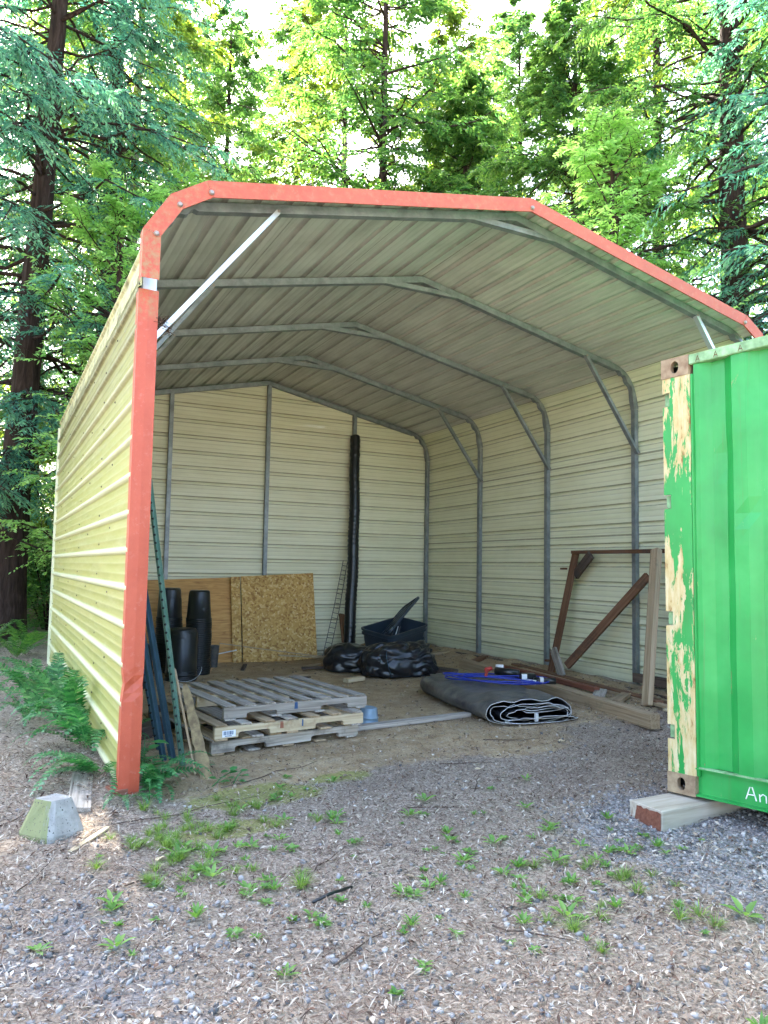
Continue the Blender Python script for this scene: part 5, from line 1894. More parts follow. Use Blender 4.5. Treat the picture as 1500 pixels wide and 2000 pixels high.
# ------------------------------------------------------------------ scatter: stones, litter, weeds
def visible_xy(n, ymin=-3.4, ymax=0.6, bias=1.0):
    """random ground points in the camera's foreground wedge"""
    out = []
    tot = 0
    res = []
    while tot < n:
        m = n * 2
        az = YAW + RNG.uniform(-0.56, 0.56, m)
        d = 1.9 + (9.0 - 1.9) * RNG.random(m) ** bias
        x = CX + np.sin(az) * d; y = CY + np.cos(az) * d
        ok = (y > ymin) & (y < ymax) & (x > -1.8)
        # keep clear of the wall line
        res.append(np.stack([x[ok], y[ok]], 1)); tot += ok.sum()
    return np.concatenate(res)[:n]

ICO = None
def ico():
    bm = bmesh.new(); bmesh.ops.create_icosphere(bm, subdivisions=1, radius=1)
    V = np.array([v.co[:] for v in bm.verts]); F = np.array([[v.index for v in f.verts] for f in bm.faces])
    bm.free(); return V, F
def rotmats(n, tilt=None):
    q = RNG.normal(size=(n, 4)); q /= np.linalg.norm(q, axis=1)[:, None]
    w, x, y, z = q.T
    return np.stack([1 - 2 * (y * y + z * z), 2 * (x * y - z * w), 2 * (x * z + y * w), 2 * (x * y + z * w), 1 - 2 * (x * x + z * z), 2 * (y * z - x * w),
                     2 * (x * z - y * w), 2 * (y * z + x * w), 1 - 2 * (x * x + y * y)], 1).reshape(n, 3, 3)
def scatter_stones(name, P, size, mat, sink=0.25, label=None, flat=0.55):
    V0, F0 = ico()
    n = len(P)
    V = np.repeat(V0[None], n, 0) * (1 + RNG.uniform(-0.38, 0.38, (n, len(V0), 1)))
    V = V * np.stack([RNG.uniform(0.7, 1.4, n), RNG.uniform(0.6, 1.0, n), RNG.uniform(0.4, 0.8, n)], 1)[:, None, :]
    V = np.einsum('nij,nkj->nki', rotmats(n), V) * size[:, None, None]
    V[:, :, 2] *= 0.8
    z = ground_h(P[:, 0], P[:, 1]) + size * sink
    V += np.stack([P[:, 0], P[:, 1], z], 1)[:, None, :]
    F = (F0[None] + (np.arange(n) * len(V0))[:, None, None]).reshape(-1, 3)
    o = mesh_obj(name, V.reshape(-1, 3), F, mat, None, False, (0, 0, 0))
    tag(o, label, None, None, 'stuff')
    return o
P = visible_xy(60000, bias=0.8)
g, mo, tn = zone_masks(P[:, 0], P[:, 1])
keep = RNG.random(len(P)) < np.clip(g * 0.9, 0.03, 1) * (1 - 0.95 * tn)
P = P[keep][:17000]
size = 0.0035 + 0.014 * RNG.random(len(P)) ** 3.0
scatter_stones('gravel', P, size, 'stone', 0.2)
# soil crumbs in the shed and along the right wall
xs_ = RNG.uniform(0.2, 5.5, 5200); ys_ = RNG.uniform(-0.2, 5.6, 5200)
wgt = np.clip(0.25 + 0.9 * np.exp(-((xs_ - 5.2) / 0.5) ** 2), 0, 1)
kk = RNG.random(5200) < wgt
P = np.stack([xs_[kk], ys_[kk]], 1)
P = P[~((P[:, 0] > 0.6) & (P[:, 0] < 2.1) & (P[:, 1] > 0.5) & (P[:, 1] < 2.0))]
scatter_stones('soil_crumbs', P, 0.005 + 0.018 * RNG.random(len(P)) ** 3, 'clod', 0.2)

def scatter_flakes(name, P, L, W, mat, lift=0.004, curl=0.3, tilt=0.35):
    n = len(P)
    a = RNG.uniform(0, 2 * np.pi, n)
    d = np.stack([np.cos(a), np.sin(a), RNG.normal(0, tilt, n)], 1); d /= np.linalg.norm(d, axis=1)[:, None]
    s_ = np.stack([-np.sin(a), np.cos(a), RNG.normal(0, tilt, n)], 1); s_ /= np.linalg.norm(s_, axis=1)[:, None]
    z = ground_h(P[:, 0], P[:, 1]) + lift + RNG.random(n) * 0.006 + np.abs(d[:, 2]) * L * 0.5
    C = np.stack([P[:, 0], P[:, 1], z], 1)
    up_ = np.array([0, 0, 1.0])
    L_ = L[:, None]; W_ = W[:, None]
    v0 = C - d * L_ * 0.5
    v1 = C - s_ * W_ * 0.5 + up_ * L_ * curl * 0.25
    v2 = C + d * L_ * 0.5
    v3 = C + s_ * W_ * 0.5 + up_ * L_ * curl * 0.25
    V = np.stack([v0, v1, v2, v3], 1).reshape(-1, 3)
    F = (np.array([[0, 1, 2, 3]])[None] + (np.arange(n) * 4)[:, None, None]).reshape(-1, 4)
    o = mesh_obj(name, V, F, mat, None, False, (0, 0, 0))
    tag(o, None, None, None, 'stuff')
    return o
P = visible_xy(110000, bias=0.75, ymax=1.2)
g, mo, tn = zone_masks(P[:, 0], P[:, 1])
kp = RNG.random(len(P)) > (0.55 * g + 0.75 * tn + 0.5 * mo)
P = P[kp]
n = len(P)
scatter_flakes('needle_litter', P, 0.012 + 0.05 * RNG.random(n) ** 2, 0.0018 + 0.0045 * RNG.random(n) ** 1.5, 'litter')
P = visible_xy(12000, bias=0.8, ymax=2.0)
g, mo, tn = zone_masks(P[:, 0], P[:, 1])
P = P[RNG.random(len(P)) > 0.6 * tn]
n = len(P)
scatter_flakes('leaf_litter', P, 0.012 + 0.03 * RNG.random(n) ** 2, 0.006 + 0.016 * RNG.random(n) ** 2, 'litter', 0.006, 0.5)
# litter on the left forest floor
m_ = 9000
P = np.stack([RNG.uniform(-1.6, -0.05, m_), RNG.uniform(-0.8, 9, m_)], 1)
scatter_flakes('forest_litter', P, 0.02 + 0.06 * RNG.random(m_) ** 2, 0.003 + 0.012 * RNG.random(m_) ** 2, 'litter')
m_ = 1500
P = np.stack([RNG.uniform(0.3, 5.4, m_), RNG.uniform(0.2, 5.6, m_)], 1)
scatter_flakes('shed_litter', P, 0.015 + 0.07 * RNG.random(m_) ** 3, 0.002 + 0.006 * RNG.random(m_), 'litter')

# twigs
def twig(x, y, L, a, seed):
    rr = random.Random(seed)
    pts = []
    n = 6
    for i in range(n):
        t = i / (n - 1) - 0.5
        px = x + math.cos(a) * L * t + rr.uniform(-1, 1) * L * 0.04
        py = y + math.sin(a) * L * t + rr.uniform(-1, 1) * L * 0.04
        pts.append((px, py, GH(px, py) + 0.008 + rr.uniform(0, 0.006)))
    return tube_data(pts, [0.0035, 0.0034, 0.003, 0.0028, 0.0022, 0.0014], 5)
TW_ = [(0.30, -0.42, 0.9, 0.15, 'long thin twig lying beside the moss patch'), (0.95, 0.05, 0.8, 0.45, 'long dark twig running right from the corner ferns'),
       (0.75, -1.35, 0.35, 0.7, 'short crooked twig left of the black stick'), (1.6, -0.9, 0.3, -0.5, 'slim twig on the litter in the middle foreground'),
       (2.1, -0.6, 0.35, 0.9, 'curved twig lying in front of the timber block'), (0.55, -2.15, 0.4, 0.5, 'pale twig at the bottom edge of the picture'),
       (1.15, -2.35, 0.3, -0.8, 'short twig in the lower middle foreground'), (0.0, -1.2, 0.35, 0.3, 'twig among the grass tufts'), (2.3, -0.2, 0.4, -0.2, 'dark twig lying before the folded liner'),
       (-0.5, -0.95, 0.4, 1.1, 'twig in front of the pier block'), (-0.55, -0.2, 0.5, 0.8, 'twig left of the pier block'), (3.0, 0.2, 0.5, -0.3, 'twig lying near the liner end')]
for i, (x, y, L, a, lb) in enumerate(TW_):
    v_, f_ = twig(x, y, L, a, i)
    tag(mesh_obj('twig', v_, f_, 'twig_brown', None), lb, 'twig')

# small weeds: rosette meshes shared between copies
def rosette_mesh(seed, n, L, w, upr):
    rr = random.Random(seed)
    V, F = [], []
    for i in range(n):
        a = i * 2.399 + rr.uniform(-0.3, 0.3)
        e = upr * rr.uniform(0.6, 1.3)
        d = Vector((math.cos(a) * math.cos(e), math.sin(a) * math.cos(e), math.sin(e)))
        p = d * L * 0.12 + Vector((0, 0, 0.004))
        u = Vector((0, 0, 1)); u = (u - d * u.dot(d)).normalized()
        v_, f_ = leaf_quad(p, d, u, L * rr.uniform(0.6, 1.1), w * rr.uniform(0.8, 1.15))
        V, F = merge([(V, F), (v_, f_)])
    me = bpy.data.meshes.new('weed'); me.from_pydata(V, [], F); me.update()
    me.polygons.foreach_set('use_smooth', np.ones(len(F), dtype=bool))
    me.materials.append(MATS['weed_leaf'])
    return me
WM = [rosette_mesh(1, 9, 0.06, 0.010, 0.5), rosette_mesh(2, 12, 0.045, 0.010, 0.35), rosette_mesh(3, 7, 0.075, 0.012, 0.7), rosette_mesh(4, 14, 0.055, 0.007, 0.9), rosette_mesh(5, 16, 0.035, 0.009, 0.6)]
def grass_mesh(seed, n, L):
    rr = random.Random(seed)
    V, F = [], []
    for i in range(n):
        a = rr.uniform(0, 6.28); r0 = rr.uniform(0, 0.02) 
        e = rr.uniform(0.35, 1.35)
        l = L * rr.uniform(0.5, 1.1)
        b = Vector((math.cos(a) * r0, math.sin(a) * r0, 0))
        d = Vector((math.cos(a) * math.cos(e), math.sin(a) * math.cos(e), math.sin(e)))
        s_ = Vector((-math.sin(a), math.cos(a), 0)) * 0.0016
        m1 = b + d * l * 0.5; tp = b + d * l * 0.95 + Vector((math.cos(a), math.sin(a), -0.5)) * l * 0.22
        k_ = len(V)
        V += [tuple(b - s_), tuple(b + s_), tuple(m1 + s_), tuple(m1 - s_), tuple(tp)]
        F += [(k_, k_ + 1, k_ + 2, k_ + 3), (k_ + 3, k_ + 2, k_ + 4)]
    me = bpy.data.meshes.new('grass_tuft'); me.from_pydata(V, [], F); me.update()
    me.materials.append(MATS['grass_leaf'])
    return me
GM = [grass_mesh(1, 60, 0.085), grass_mesh(2, 45, 0.07), grass_mesh(3, 75, 0.10)]
rw = random.Random(77)
def put(name, me, x, y, s_, label, cat, group):
    o = bpy.data.objects.new(name, me); link(o)
    o.location = (x, y, GH(x, y) + 0.002); o.scale = (s_, s_, s_ * rw.uniform(0.8, 1.1))
    o.rotation_euler = (rw.uniform(-0.1, 0.1), rw.uniform(-0.1, 0.1), rw.uniform(0, 6.28))
    return tag(o, label, cat, group)
weeds = []
# weeds cluster in the lower right gravel and around the moss
CL = ['at the lower right among thick gravel', 'in the gravel nearest the right picture edge', 'on mixed litter below the folded liner', 'at the bottom middle of the picture', 'around the grass patch before the ferns', 'beside the mossy patch', 'on the bare litter in front of the pallets', 'on gravel at the lower left', 'between the moss and the pallets', 'in the gravel below the timber block', 'in the gravel at the bottom right corner', 'right of the lower left gravel']
clusters = [(1.35, -2.0, 0.45, 0.4, 26), (1.9, -1.75, 0.4, 0.35, 20), (1.2, -1.5, 0.5, 0.35, 16), (0.75, -2.1, 0.35, 0.3, 10), (0.15, -1.3, 0.35, 0.4, 20), (0.5, -0.95, 0.4, 0.25, 18),
            (1.6, -0.9, 0.7, 0.4, 14), (-0.2, -1.6, 0.3, 0.3, 10), (0.9, -0.3, 0.4, 0.2, 8), (2.3, -1.7, 0.4, 0.3, 12), (1.6, -2.3, 0.35, 0.25, 12), (0.3, -1.9, 0.3, 0.3, 8)]
for ci, (cx, cy, sx, sy, n) in enumerate(clusters):
    for _ in range(n):
        x = cx + rw.gauss(0, sx * 0.7); y = cy + rw.gauss(0, sy * 0.7)
        if x > 2.45 and y > -1.7: continue
        right = x > 0.8
        put('weed', rw.choice(WM), x, y, rw.uniform(0.45, 1.05),
            'small bright green rosette weed ' + CL[ci], 'weed', 'weeds ' + CL[ci])
GL = ['in the green patch before the corner ferns', 'on litter below the green patch', 'amid thick gravel under the timber block', 'near the right edge of the gravel', 'at the bottom middle of the gravel', 'right of the black stick', 'close to the bottom edge on the right', 'along the upper moss patch', 'along the lower moss strip']
for gi, (cx, cy, sx, sy, n) in enumerate([(0.12, -0.78, 0.16, 0.14, 26), (0.02, -1.15, 0.15, 0.15, 10), (1.75, -1.85, 0.12, 0.1, 4), (1.95, -2.15, 0.12, 0.1, 5), (1.45, -2.3, 0.2, 0.15, 5), (0.4, -1.45, 0.12, 0.1, 5), (1.75, -2.45, 0.2, 0.1, 4), (0.62, -0.42, 0.25, 0.08, 12), (0.45, -0.75, 0.2, 0.06, 8)]):
    for _ in range(n):
        x = cx + rw.gauss(0, sx); y = cy + rw.gauss(0, sy)
        right = x > 0.8
        put('grass_tuft', rw.choice(GM), x, y, rw.uniform(0.55, 1.0),
            'thin light green grass tuft ' + GL[gi], 'grass tuft', 'grass tufts ' + GL[gi])
put('weed', WM[2], 2.04, -2.60, 1.3, 'long-leaved weed cut by the right picture edge in the gravel', 'weed', None)
put('weed', WM[1], 1.02, -0.02, 0.9, 'lone small weed on the bare dirt before the pallets', 'weed', None)

# dead leaves singly visible
for i, (x, y, s_, lb) in enumerate([(3.30, 0.02, 0.07, 'curled pale dead leaf lying before the folded liner'), (1.0, -1.72, 0.06, 'yellow curled leaf right of the black stick'),
                                (0.05, -0.98, 0.07, 'dry tan oak leaf near the grass tufts'), (2.25, -0.35, 0.05, 'grey dead leaf on the dirt toward the timber block'), (1.62, -2.1, 0.05, 'brown curled dead leaf among the weeds')]):
    v_, f_ = leaf_quad(Vector((0, 0, 0)), Vector((1, 0.2, 0.15)), Vector((0, 0, 1)), s_, s_ * 0.3)
    o = mesh_obj('dead_leaf', v_, f_, 'wood_pale' if i != 4 else 'wood_brown', None, True, (0, 0, 0))
    o.location = (x, y, GH(x, y) + 0.012); o.rotation_euler = (0.2, 0.1, i * 1.9)
    tag(o, lb, 'dead leaf')

# ------------------------------------------------------------------ trees
def tube_np(P, r, n=4):
    """P: (m,k,3) polylines, r: (m,k) -> verts, faces"""
    m, k, _ = P.shape
    T = np.gradient(P, axis=1); T /= np.linalg.norm(T, axis=2, keepdims=True) + 1e-9
    ref = np.where(np.abs(T[..., 2:3]) < 0.9, np.array([0, 0, 1.0]), np.array([1.0, 0, 0]))
    U = np.cross(T, ref); U /= np.linalg.norm(U, axis=2, keepdims=True) + 1e-9
    W = np.cross(T, U)
    a = 2 * np.pi * np.arange(n) / n
    V = P[:, :, None, :] + r[:, :, None, None] * (np.cos(a)[None, None, :, None] * U[:, :, None, :] + np.sin(a)[None, None, :, None] * W[:, :, None, :])
    idx = np.arange(m * k * n).reshape(m, k, n)
    A = idx[:, :-1, :]; B = np.roll(idx, -1, 2)[:, :-1, :]; C = np.roll(idx, -1, 2)[:, 1:, :]; D = idx[:, 1:, :]
    F = np.stack([A, B, C, D], -1).reshape(-1, 4)
    return V.reshape(-1, 3), F

def conifer(seed, H, zc, Rm, nb, ntw, nl, ll, lw, shape=1.0, droop=0.35, trunk_r=0.25, thin=1.0, rise=0.1, azlim=None, tw_len=0.34, spray_droop=0.25):
    """returns dict of meshes: trunk, branches, crown"""
    rg = np.random.default_rng(seed)
    # trunk
    k = 26
    zz = np.linspace(-0.4, H, k)
    px = 0.10 * np.cumsum(rg.normal(0, 0.25, k)) * 0.4; px -= px[1]; py = 0.10 * np.cumsum(rg.normal(0, 0.25, k)) * 0.4; py -= py[1]
    tr = trunk_r * (1 - (np.clip(zz, 0, H) / H)) ** 0.85 + 0.015
    tr[0] *= 1.5; tr[1] *= 1.25
    TP = np.stack([px, py, zz], 1)[None]
    tv, tf = tube_np(TP, tr[None], 14)
    d = 1 + 0.06 * rg.normal(0, 1, len(tv))[:, None]
    cen = np.repeat(TP[0], 14, 0)
    tv = cen + (tv - cen) * d
    trunk = (tv, tf)
    # branches
    h = zc + (H - zc) * rg.random(nb) ** 0.9
    h = np.sort(h)
    u = (h - zc) / (H - zc)
    Lb = Rm * ((1 - u) ** shape) * rg.uniform(0.55, 1.1, nb) + 0.25
    low = np.clip((u + 0.1) / 0.25, 0.45, 1); Lb *= low
    az = rg.uniform(0, 2 * np.pi, nb)
    if azlim is not None:
        az = azlim[0] + (rg.random(nb) - 0.5) * azlim[1]
    kb = 7
    t = np.linspace(0, 1, kb)
    bx = np.interp(h, zz, px); by = np.interp(h, zz, py)
    rs = rise * rg.uniform(-0.5, 1.6, nb) + 0.25 * u
    dr = droop * rg.uniform(0.5, 1.4, nb) * (1 - 0.6 * u)
    wig = rg.normal(0, 0.05, (nb, kb)) * t
    BX = bx[:, None] + np.cos(az)[:, None] * Lb[:, None] * t + (-np.sin(az))[:, None] * Lb[:, None] * wig
    BY = by[:, None] + np.sin(az)[:, None] * Lb[:, None] * t + np.cos(az)[:, None] * Lb[:, None] * wig
    BZ = h[:, None] + Lb[:, None] * (rs[:, None] * t - dr[:, None] * t ** 2) + rg.normal(0, 0.02, (nb, kb)) * Lb[:, None]
    BP = np.stack([BX, BY, BZ], 2)
    br = (0.008 + 0.009 * Lb)[:, None] * (1 - 0.85 * t)
    bv, bf_ = tube_np(BP, br, 4)
    # twigs
    m = nb * ntw
    bi = np.repeat(np.arange(nb), ntw)
    tt = np.clip(rg.uniform(0.12, 1.0, m) ** 0.8, 0, 0.999)
    def at_branch(bi, tt):
        x = tt * (kb - 1); i0 = np.minimum(x.astype(int), kb - 2); f = (x - i0)[:, None]
        return BP[bi, i0] * (1 - f) + BP[bi, i0 + 1] * f, BP[bi, i0 + 1] - BP[bi, i0]
    p0, bd = at_branch(bi, tt)
    bd = bd / (np.linalg.norm(bd, axis=1)[:, None] + 1e-9)
    side = np.cross(bd, np.array([0, 0, 1.0])); side /= np.linalg.norm(side, axis=1)[:, None] + 1e-9
    sg = rg.choice([-1.0, 1.0], m)[:, None]
    tl = (tw_len * Lb[bi] * (1 - 0.75 * tt) + 0.14) * rg.uniform(0.6, 1.25, m)
    tl = np.minimum(tl, 0.95)
    dirn = side * sg * rg.uniform(0.5, 1.0, m)[:, None] + bd * rg.uniform(0.35, 1.0, m)[:, None]
    dirn[:, 2] += rg.normal(-0.05, 0.18, m)
    dirn /= np.linalg.norm(dirn, axis=1)[:, None]
    kt = 4
    s_ = np.linspace(0, 1, kt)
    TPp = p0[:, None, :] + dirn[:, None, :] * (tl[:, None] * s_)[:, :, None]
    TPp[:, :, 2] -= (tl * rg.uniform(0.3, 1.6, m) * spray_droop)[:, None] * s_ ** 2
    keep = rg.random(m) < 0.45
    twv, twf = tube_np(TPp[keep], np.full((keep.sum(), kt), 0.004) * (1.2 - s_), 3)
    BV = np.concatenate([bv, twv]); BF = np.concatenate([bf_, twf + len(bv)])
    # leaflets
    M = m * nl
    ti = np.repeat(np.arange(m), nl)
    q = (np.tile(np.arange(nl), m) + rg.random(M)) / nl
    x = q * (kt - 1); i0 = np.minimum(x.astype(int), kt - 2); f = (x - i0)[:, None]
    c = TPp[ti, i0] * (1 - f) + TPp[ti, i0 + 1] * f
    td = TPp[ti, i0 + 1] - TPp[ti, i0]; td /= np.linalg.norm(td, axis=1)[:, None] + 1e-9
    ts = np.cross(td, np.array([0, 0, 1.0])); ts /= np.linalg.norm(ts, axis=1)[:, None] + 1e-9
    sgn = np.where(np.tile(np.arange(nl), m) % 2 == 0, 1.0, -1.0)[:, None]
    ld = td * rg.uniform(0.35, 0.85, M)[:, None] + ts * sgn * rg.uniform(0.5, 1.0, M)[:, None]
    ld[:, 2] += rg.normal(-0.10, 0.22, M)
    ld /= np.linalg.norm(ld, axis=1)[:, None]
    nrm = np.array([0, 0, 1.0]) + rg.normal(0, 0.45, (M, 3))
    ls = np.cross(ld, nrm); ls /= np.linalg.norm(ls, axis=1)[:, None] + 1e-9
    l = (ll * rg.uniform(0.6, 1.25, M) * (1.1 - 0.55 * q))[:, None]
    w = (lw * rg.uniform(0.7, 1.2, M))[:, None]
    v0 = c; v1 = c + ld * l * 0.5 - ls * w * 0.5; v2 = c + ld * l; v3 = c + ld * l * 0.5 + ls * w * 0.5
    v2[:, 2] -= (l[:, 0] * 0.12)
    LV = np.stack([v0, v1, v2, v3], 1).reshape(-1, 3)
    LF = (np.array([[0, 1, 2, 3]])[None] + (np.arange(M) * 4)[:, None, None]).reshape(-1, 4)
    tip = np.clip((tt[ti] - 0.45) * 1.4, 0, 1) * np.clip(q * 1.3 - 0.25, 0, 1) * rg.uniform(0.3, 1.0, M)
    tip = np.repeat(tip, 4)
    return trunk, (BV, BF), (LV, LF, tip)

def raw_mesh(name, V, F, mat, smooth=False, tip=None):
    me = bpy.data.meshes.new(name)
    nf, k = F.shape
    me.vertices.add(len(V)); me.vertices.foreach_set('co', V.astype(np.float32).ravel())
    me.loops.add(nf * k); me.loops.foreach_set('vertex_index', F.astype(np.int32).ravel())
    me.polygons.add(nf); me.polygons.foreach_set('loop_start', (np.arange(nf) * k).astype(np.int32))
    me.update(calc_edges=True)
    if smooth: me.polygons.foreach_set('use_smooth', np.ones(nf, dtype=bool))
    me.materials.append(MATS[mat])
    if tip is not None:
        a = me.attributes.new('tip', 'FLOAT', 'POINT'); a.data.foreach_set('value', tip.astype(np.float32))
    return me

TREES = {}
def make_tree_kind(kind, bark_='bark_red', leaf='needles_green', **kw):
    tr, br, cr = conifer(**kw)
    TREES[kind] = (raw_mesh('trunk', tr[0], tr[1], bark_, True), raw_mesh('branches', br[0], br[1], bark_), raw_mesh('crown', cr[0], cr[1], leaf, False, cr[2]))
make_tree_kind('redwood_near', leaf='needles_blue', seed=1, H=19, zc=2.4, Rm=4.2, nb=200, ntw=22, nl=20, ll=0.125, lw=0.033, shape=0.5, droop=0.5, trunk_r=0.27, tw_len=0.30, spray_droop=0.5)
make_tree_kind('redwood_bushy', leaf='needles_blue', seed=9, H=13.5, zc=1.5, Rm=3.9, nb=230, ntw=24, nl=20, ll=0.13, lw=0.036, shape=0.75, droop=0.25, trunk_r=0.16, rise=0.2, tw_len=0.34, spray_droop=0.4)
make_tree_kind('redwood_far', leaf='needles_green', seed=2, H=21, zc=1.8, Rm=4.6, nb=160, ntw=18, nl=14, ll=0.21, lw=0.065, shape=0.55, droop=0.4, trunk_r=0.20, spray_droop=0.5)
make_tree_kind('fir_far', leaf='needles_yellow', seed=3, H=20, zc=1.5, Rm=4.8, nb=160, ntw=17, nl=14, ll=0.20, lw=0.06, shape=0.6, droop=0.15, trunk_r=0.15, rise=0.3, spray_droop=0.4)
make_tree_kind('sapling', leaf='sapling_leaf', seed=4, H=4.6, zc=0.4, Rm=1.25, nb=95, ntw=14, nl=18, ll=0.075, lw=0.022, shape=0.75, droop=-0.05, trunk_r=0.05, rise=0.45, tw_len=0.35)

def tree(kind, x, y, rz, s, label, leaf=None, group=None, name='conifer_tree', lean=(0, 0), cat='tree', sz=None, bark_=None):
    c = empty(name, (x, y, GH(x, y) - 0.05), label, cat, group)
    c.rotation_euler = (lean[0], lean[1], rz); c.scale = (s, s, sz or s)
    for nm, me in zip(('trunk', 'branches', 'crown'), TREES[kind]):
        o = bpy.data.objects.new(nm, me); link(o, c)
        if nm != 'trunk': o['kind'] = 'stuff'
        if nm == 'crown' and leaf:
            o.material_slots[0].link = 'OBJECT'; o.material_slots[0].material = MATS[leaf]
        if nm == 'trunk' and bark_:
            o.material_slots[0].link = 'OBJECT'; o.material_slots[0].material = MATS[bark_]
    return c

def azd(px, D):
    """ground point seen at picture column px (of 1500), D metres along the view axis"""
    v = fwd + r2 * (px - 750) / 1485.36
    return CX + v.x * D, CY + v.y * D

T = [
 # kind, column, distance, rz, scale, leaf, label, extra
 ('redwood_near', 18, 13.0, 0.3, 1.0, 'needles_blue', 'big redwood with a dark leaning trunk left of the carport wall', dict(lean=(0.0, 0.035))),
 ('redwood_near', -430, 9.5, 2.1, 1.0, 'needles_blue', 'nearest redwood at the left picture edge with drooping blue-green sprays', {}),
 ('redwood_near', 190, 17.0, 4.0, 1.1, 'needles_green', 'redwood behind the carport left corner with sunlit lower branches', {}),
 ('redwood_far', 235, 22.0, 1.0, 1.1, 'needles_yellow', 'pale-trunked tree glowing yellow-green behind the left corner of the roof', dict(bark_='bark_pale')),
 ('fir_far', 735, 19.0, 0.4, 1.05, 'needles_green', 'young fir in the middle with upswept limbs above the ridge', {}),
 ('fir_far', 655, 24.0, 2.4, 1.1, 'needles_yellow', 'yellow-green fir just left of the middle one', dict(bark_='bark_pale')),
 ('fir_far', 845, 24.0, 5.0, 1.0, 'needles_yellow', 'yellow-green fir just right of the middle one', {}),
 ('redwood_bushy', 1120, 15.5, 1.2, 1.0, 'needles_green', 'bushy redwood above the right roof slope', {}),
 ('redwood_bushy', 905, 21.0, 2.6, 1.15, 'needles_green', 'medium green redwood behind the ridge, right of the middle fir', {}),
 ('redwood_near', 1437, 13.5, 3.3, 1.1, 'needles_green', 'tree with the dark bare trunk rising over the green container', {}),
 ('redwood_near', 1790, 11.0, 0.9, 1.05, 'needles_blue', 'redwood off the right side whose limbs hang over the container', {}),
 ('redwood_far', 1290, 20.0, 4.4, 1.1, 'needles_yellow', 'yellow sunlit tree far behind the container', {}),
 ('redwood_far', 420, 26.0, 5.5, 1.0, 'needles_green', 'far green tree between the left corner and the middle fir', {}),
 ('fir_far', 1010, 27.0, 1.9, 1.1, 'needles_green', 'far fir behind the bushy redwood', {}),
 ('redwood_far', 60, 25.0, 3.0, 1.1, 'needles_yellow', 'far tree glowing behind the big leaning redwood', {}),
 ('redwood_far', 1560, 22.0, 2.2, 1.1, 'needles_green', 'far tree at the right picture edge', {}),
]
for (kd, px, D, rz, s, leaf, lb, ex) in T:
    x, y = azd(px, D)
    tree(kd, x, y, rz, s, lb, leaf, **ex)
# background wood further back, and trees outside the picture on both sides
rt = random.Random(5)
bgp = [(-420, 16), (-260, 24), (-700, 20), (1800, 17), (1950, 26), (2300, 20), (-120, 30), (330, 33), (560, 33), (930, 36), (1200, 33), (1420, 32), (150, 36), (750, 40), (1700, 34), (480, 42), (1080, 44)]
for i, (px, D) in enumerate(bgp):
    x, y = azd(px, D)
    tree(rt.choice(['redwood_far', 'fir_far']), x, y, rt.uniform(0, 6.28), rt.uniform(1.0, 1.25),
         'hazy conifer in the far back rows, ' + ('left of the carport' if px < 250 else 'behind the left half of the roof' if px < 700 else 'behind the right half of the roof' if px < 1300 else 'beyond the green container'), rt.choice(['needles_green', 'needles_yellow', 'needles_green']), 'far rows ' + ('left' if px < 250 else 'behind the roof left' if px < 700 else 'behind the roof right' if px < 1300 else 'beyond the container'))
x, y = azd(1195, 12.0)
tree('sapling', x, y, 0.5, 1.80, 'bright green redwood sapling poking above the right roof slope', None, None, 'sapling')
x, y = azd(350, 14.5)
tree('sapling', x, y, 1.5, 1.85, 'pale green young redwood behind the left roof corner', None, None, 'sapling')
x, y = azd(215, 12.3)
tree('sapling', x, y, 3.5, 1.63, 'light green young redwood close behind the mossy left wall edge', None, None, 'sapling')

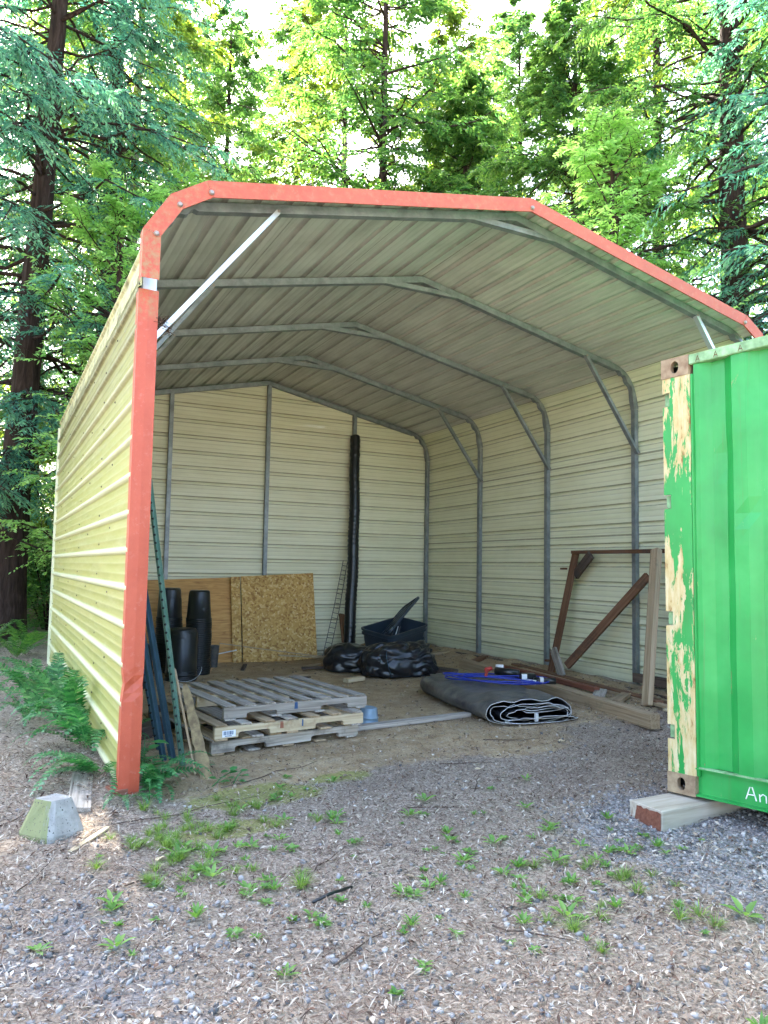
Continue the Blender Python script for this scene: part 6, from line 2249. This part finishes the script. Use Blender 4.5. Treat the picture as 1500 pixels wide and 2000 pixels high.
# understory bushes seen left of the wall
def bush_mesh(seed, n, R_, H_, l, w):
    rg = np.random.default_rng(seed)
    d = rg.normal(size=(n, 3)); d /= np.linalg.norm(d, axis=1)[:, None]
    r = rg.random(n) ** 0.5
    c = d * r[:, None] * np.array([R_, R_, H_ / 2]); c[:, 2] += H_ / 2
    cl = np.sin(c[:, 0] * 5) + np.sin(c[:, 1] * 6 + 1) + np.sin(c[:, 2] * 7 + 2)
    c = c[cl > -0.9]; n = len(c)
    ld = rg.normal(size=(n, 3)); ld[:, 2] *= 0.4; ld /= np.linalg.norm(ld, axis=1)[:, None]
    ls = np.cross(ld, np.array([0, 0, 1.0]) + rg.normal(0, 0.5, (n, 3))); ls /= np.linalg.norm(ls, axis=1)[:, None]
    L = l * rg.uniform(0.6, 1.2, n)[:, None]; W = w * rg.uniform(0.7, 1.2, n)[:, None]
    V = np.stack([c, c + ld * L * 0.5 - ls * W * 0.5, c + ld * L, c + ld * L * 0.5 + ls * W * 0.5], 1).reshape(-1, 3)
    F = (np.array([[0, 1, 2, 3]])[None] + (np.arange(n) * 4)[:, None, None]).reshape(-1, 4)
    return V, F
bV, bF = bush_mesh(1, 16000, 1.3, 2.3, 0.09, 0.04)
BM = raw_mesh('foliage', bV, bF, 'needles_green', False, np.zeros(len(bV)))
stems = []
rs_ = random.Random(3)
for i in range(14):
    a = rs_.uniform(0, 6.28); r_ = rs_.uniform(0.3, 1.1)
    stems.append(tube_data([(0.1 * math.cos(a), 0.1 * math.sin(a), -0.1), (r_ * 0.5 * math.cos(a), r_ * 0.5 * math.sin(a), 1.0), (r_ * math.cos(a), r_ * math.sin(a), 1.9)], [0.02, 0.012, 0.005], 5))
sv_, sf_ = merge(stems)
SM = bpy.data.meshes.new('stems'); SM.from_pydata(sv_, [], sf_); SM.update(); SM.materials.append(MATS['bark_red'])
bl = [(-150, 15, 1.2), (20, 17, 1.3), (110, 15, 1.1), (60, 21, 1.5), (160, 19, 1.4), (-40, 22, 1.5), (240, 24, 1.6), (-300, 18, 1.4), (1700, 16, 1.4), (1500, 19, 1.5), (1300, 20, 1.5), (700, 24, 1.6), (1000, 24, 1.6), (400, 24, 1.6)]
for i, (px, D, s) in enumerate(bl):
    x, y = azd(px, D)
    c = empty('shrub', (x, y, GH(x, y)), (['green', 'yellowish', 'mid green'][i % 3] + ' leafy shrub ' + ('near' if D < 18 else 'deep') + ' in the gap beyond the left wall') if px < 300 else 'leafy shrub hidden low behind the carport', 'shrub',
              'understory shrubs on the left' if px < 300 else 'shrubs behind the carport')
    c.rotation_euler = (0, 0, i * 1.3); c.scale = (s, s, s * rt.uniform(0.8, 1.15))
    o = bpy.data.objects.new('foliage', BM); link(o, c); o['kind'] = 'stuff'
    o.material_slots[0].link = 'OBJECT'; o.material_slots[0].material = MATS[['needles_green', 'needles_yellow', 'needles_green'][i % 3]]
    o = bpy.data.objects.new('stems', SM); link(o, c)
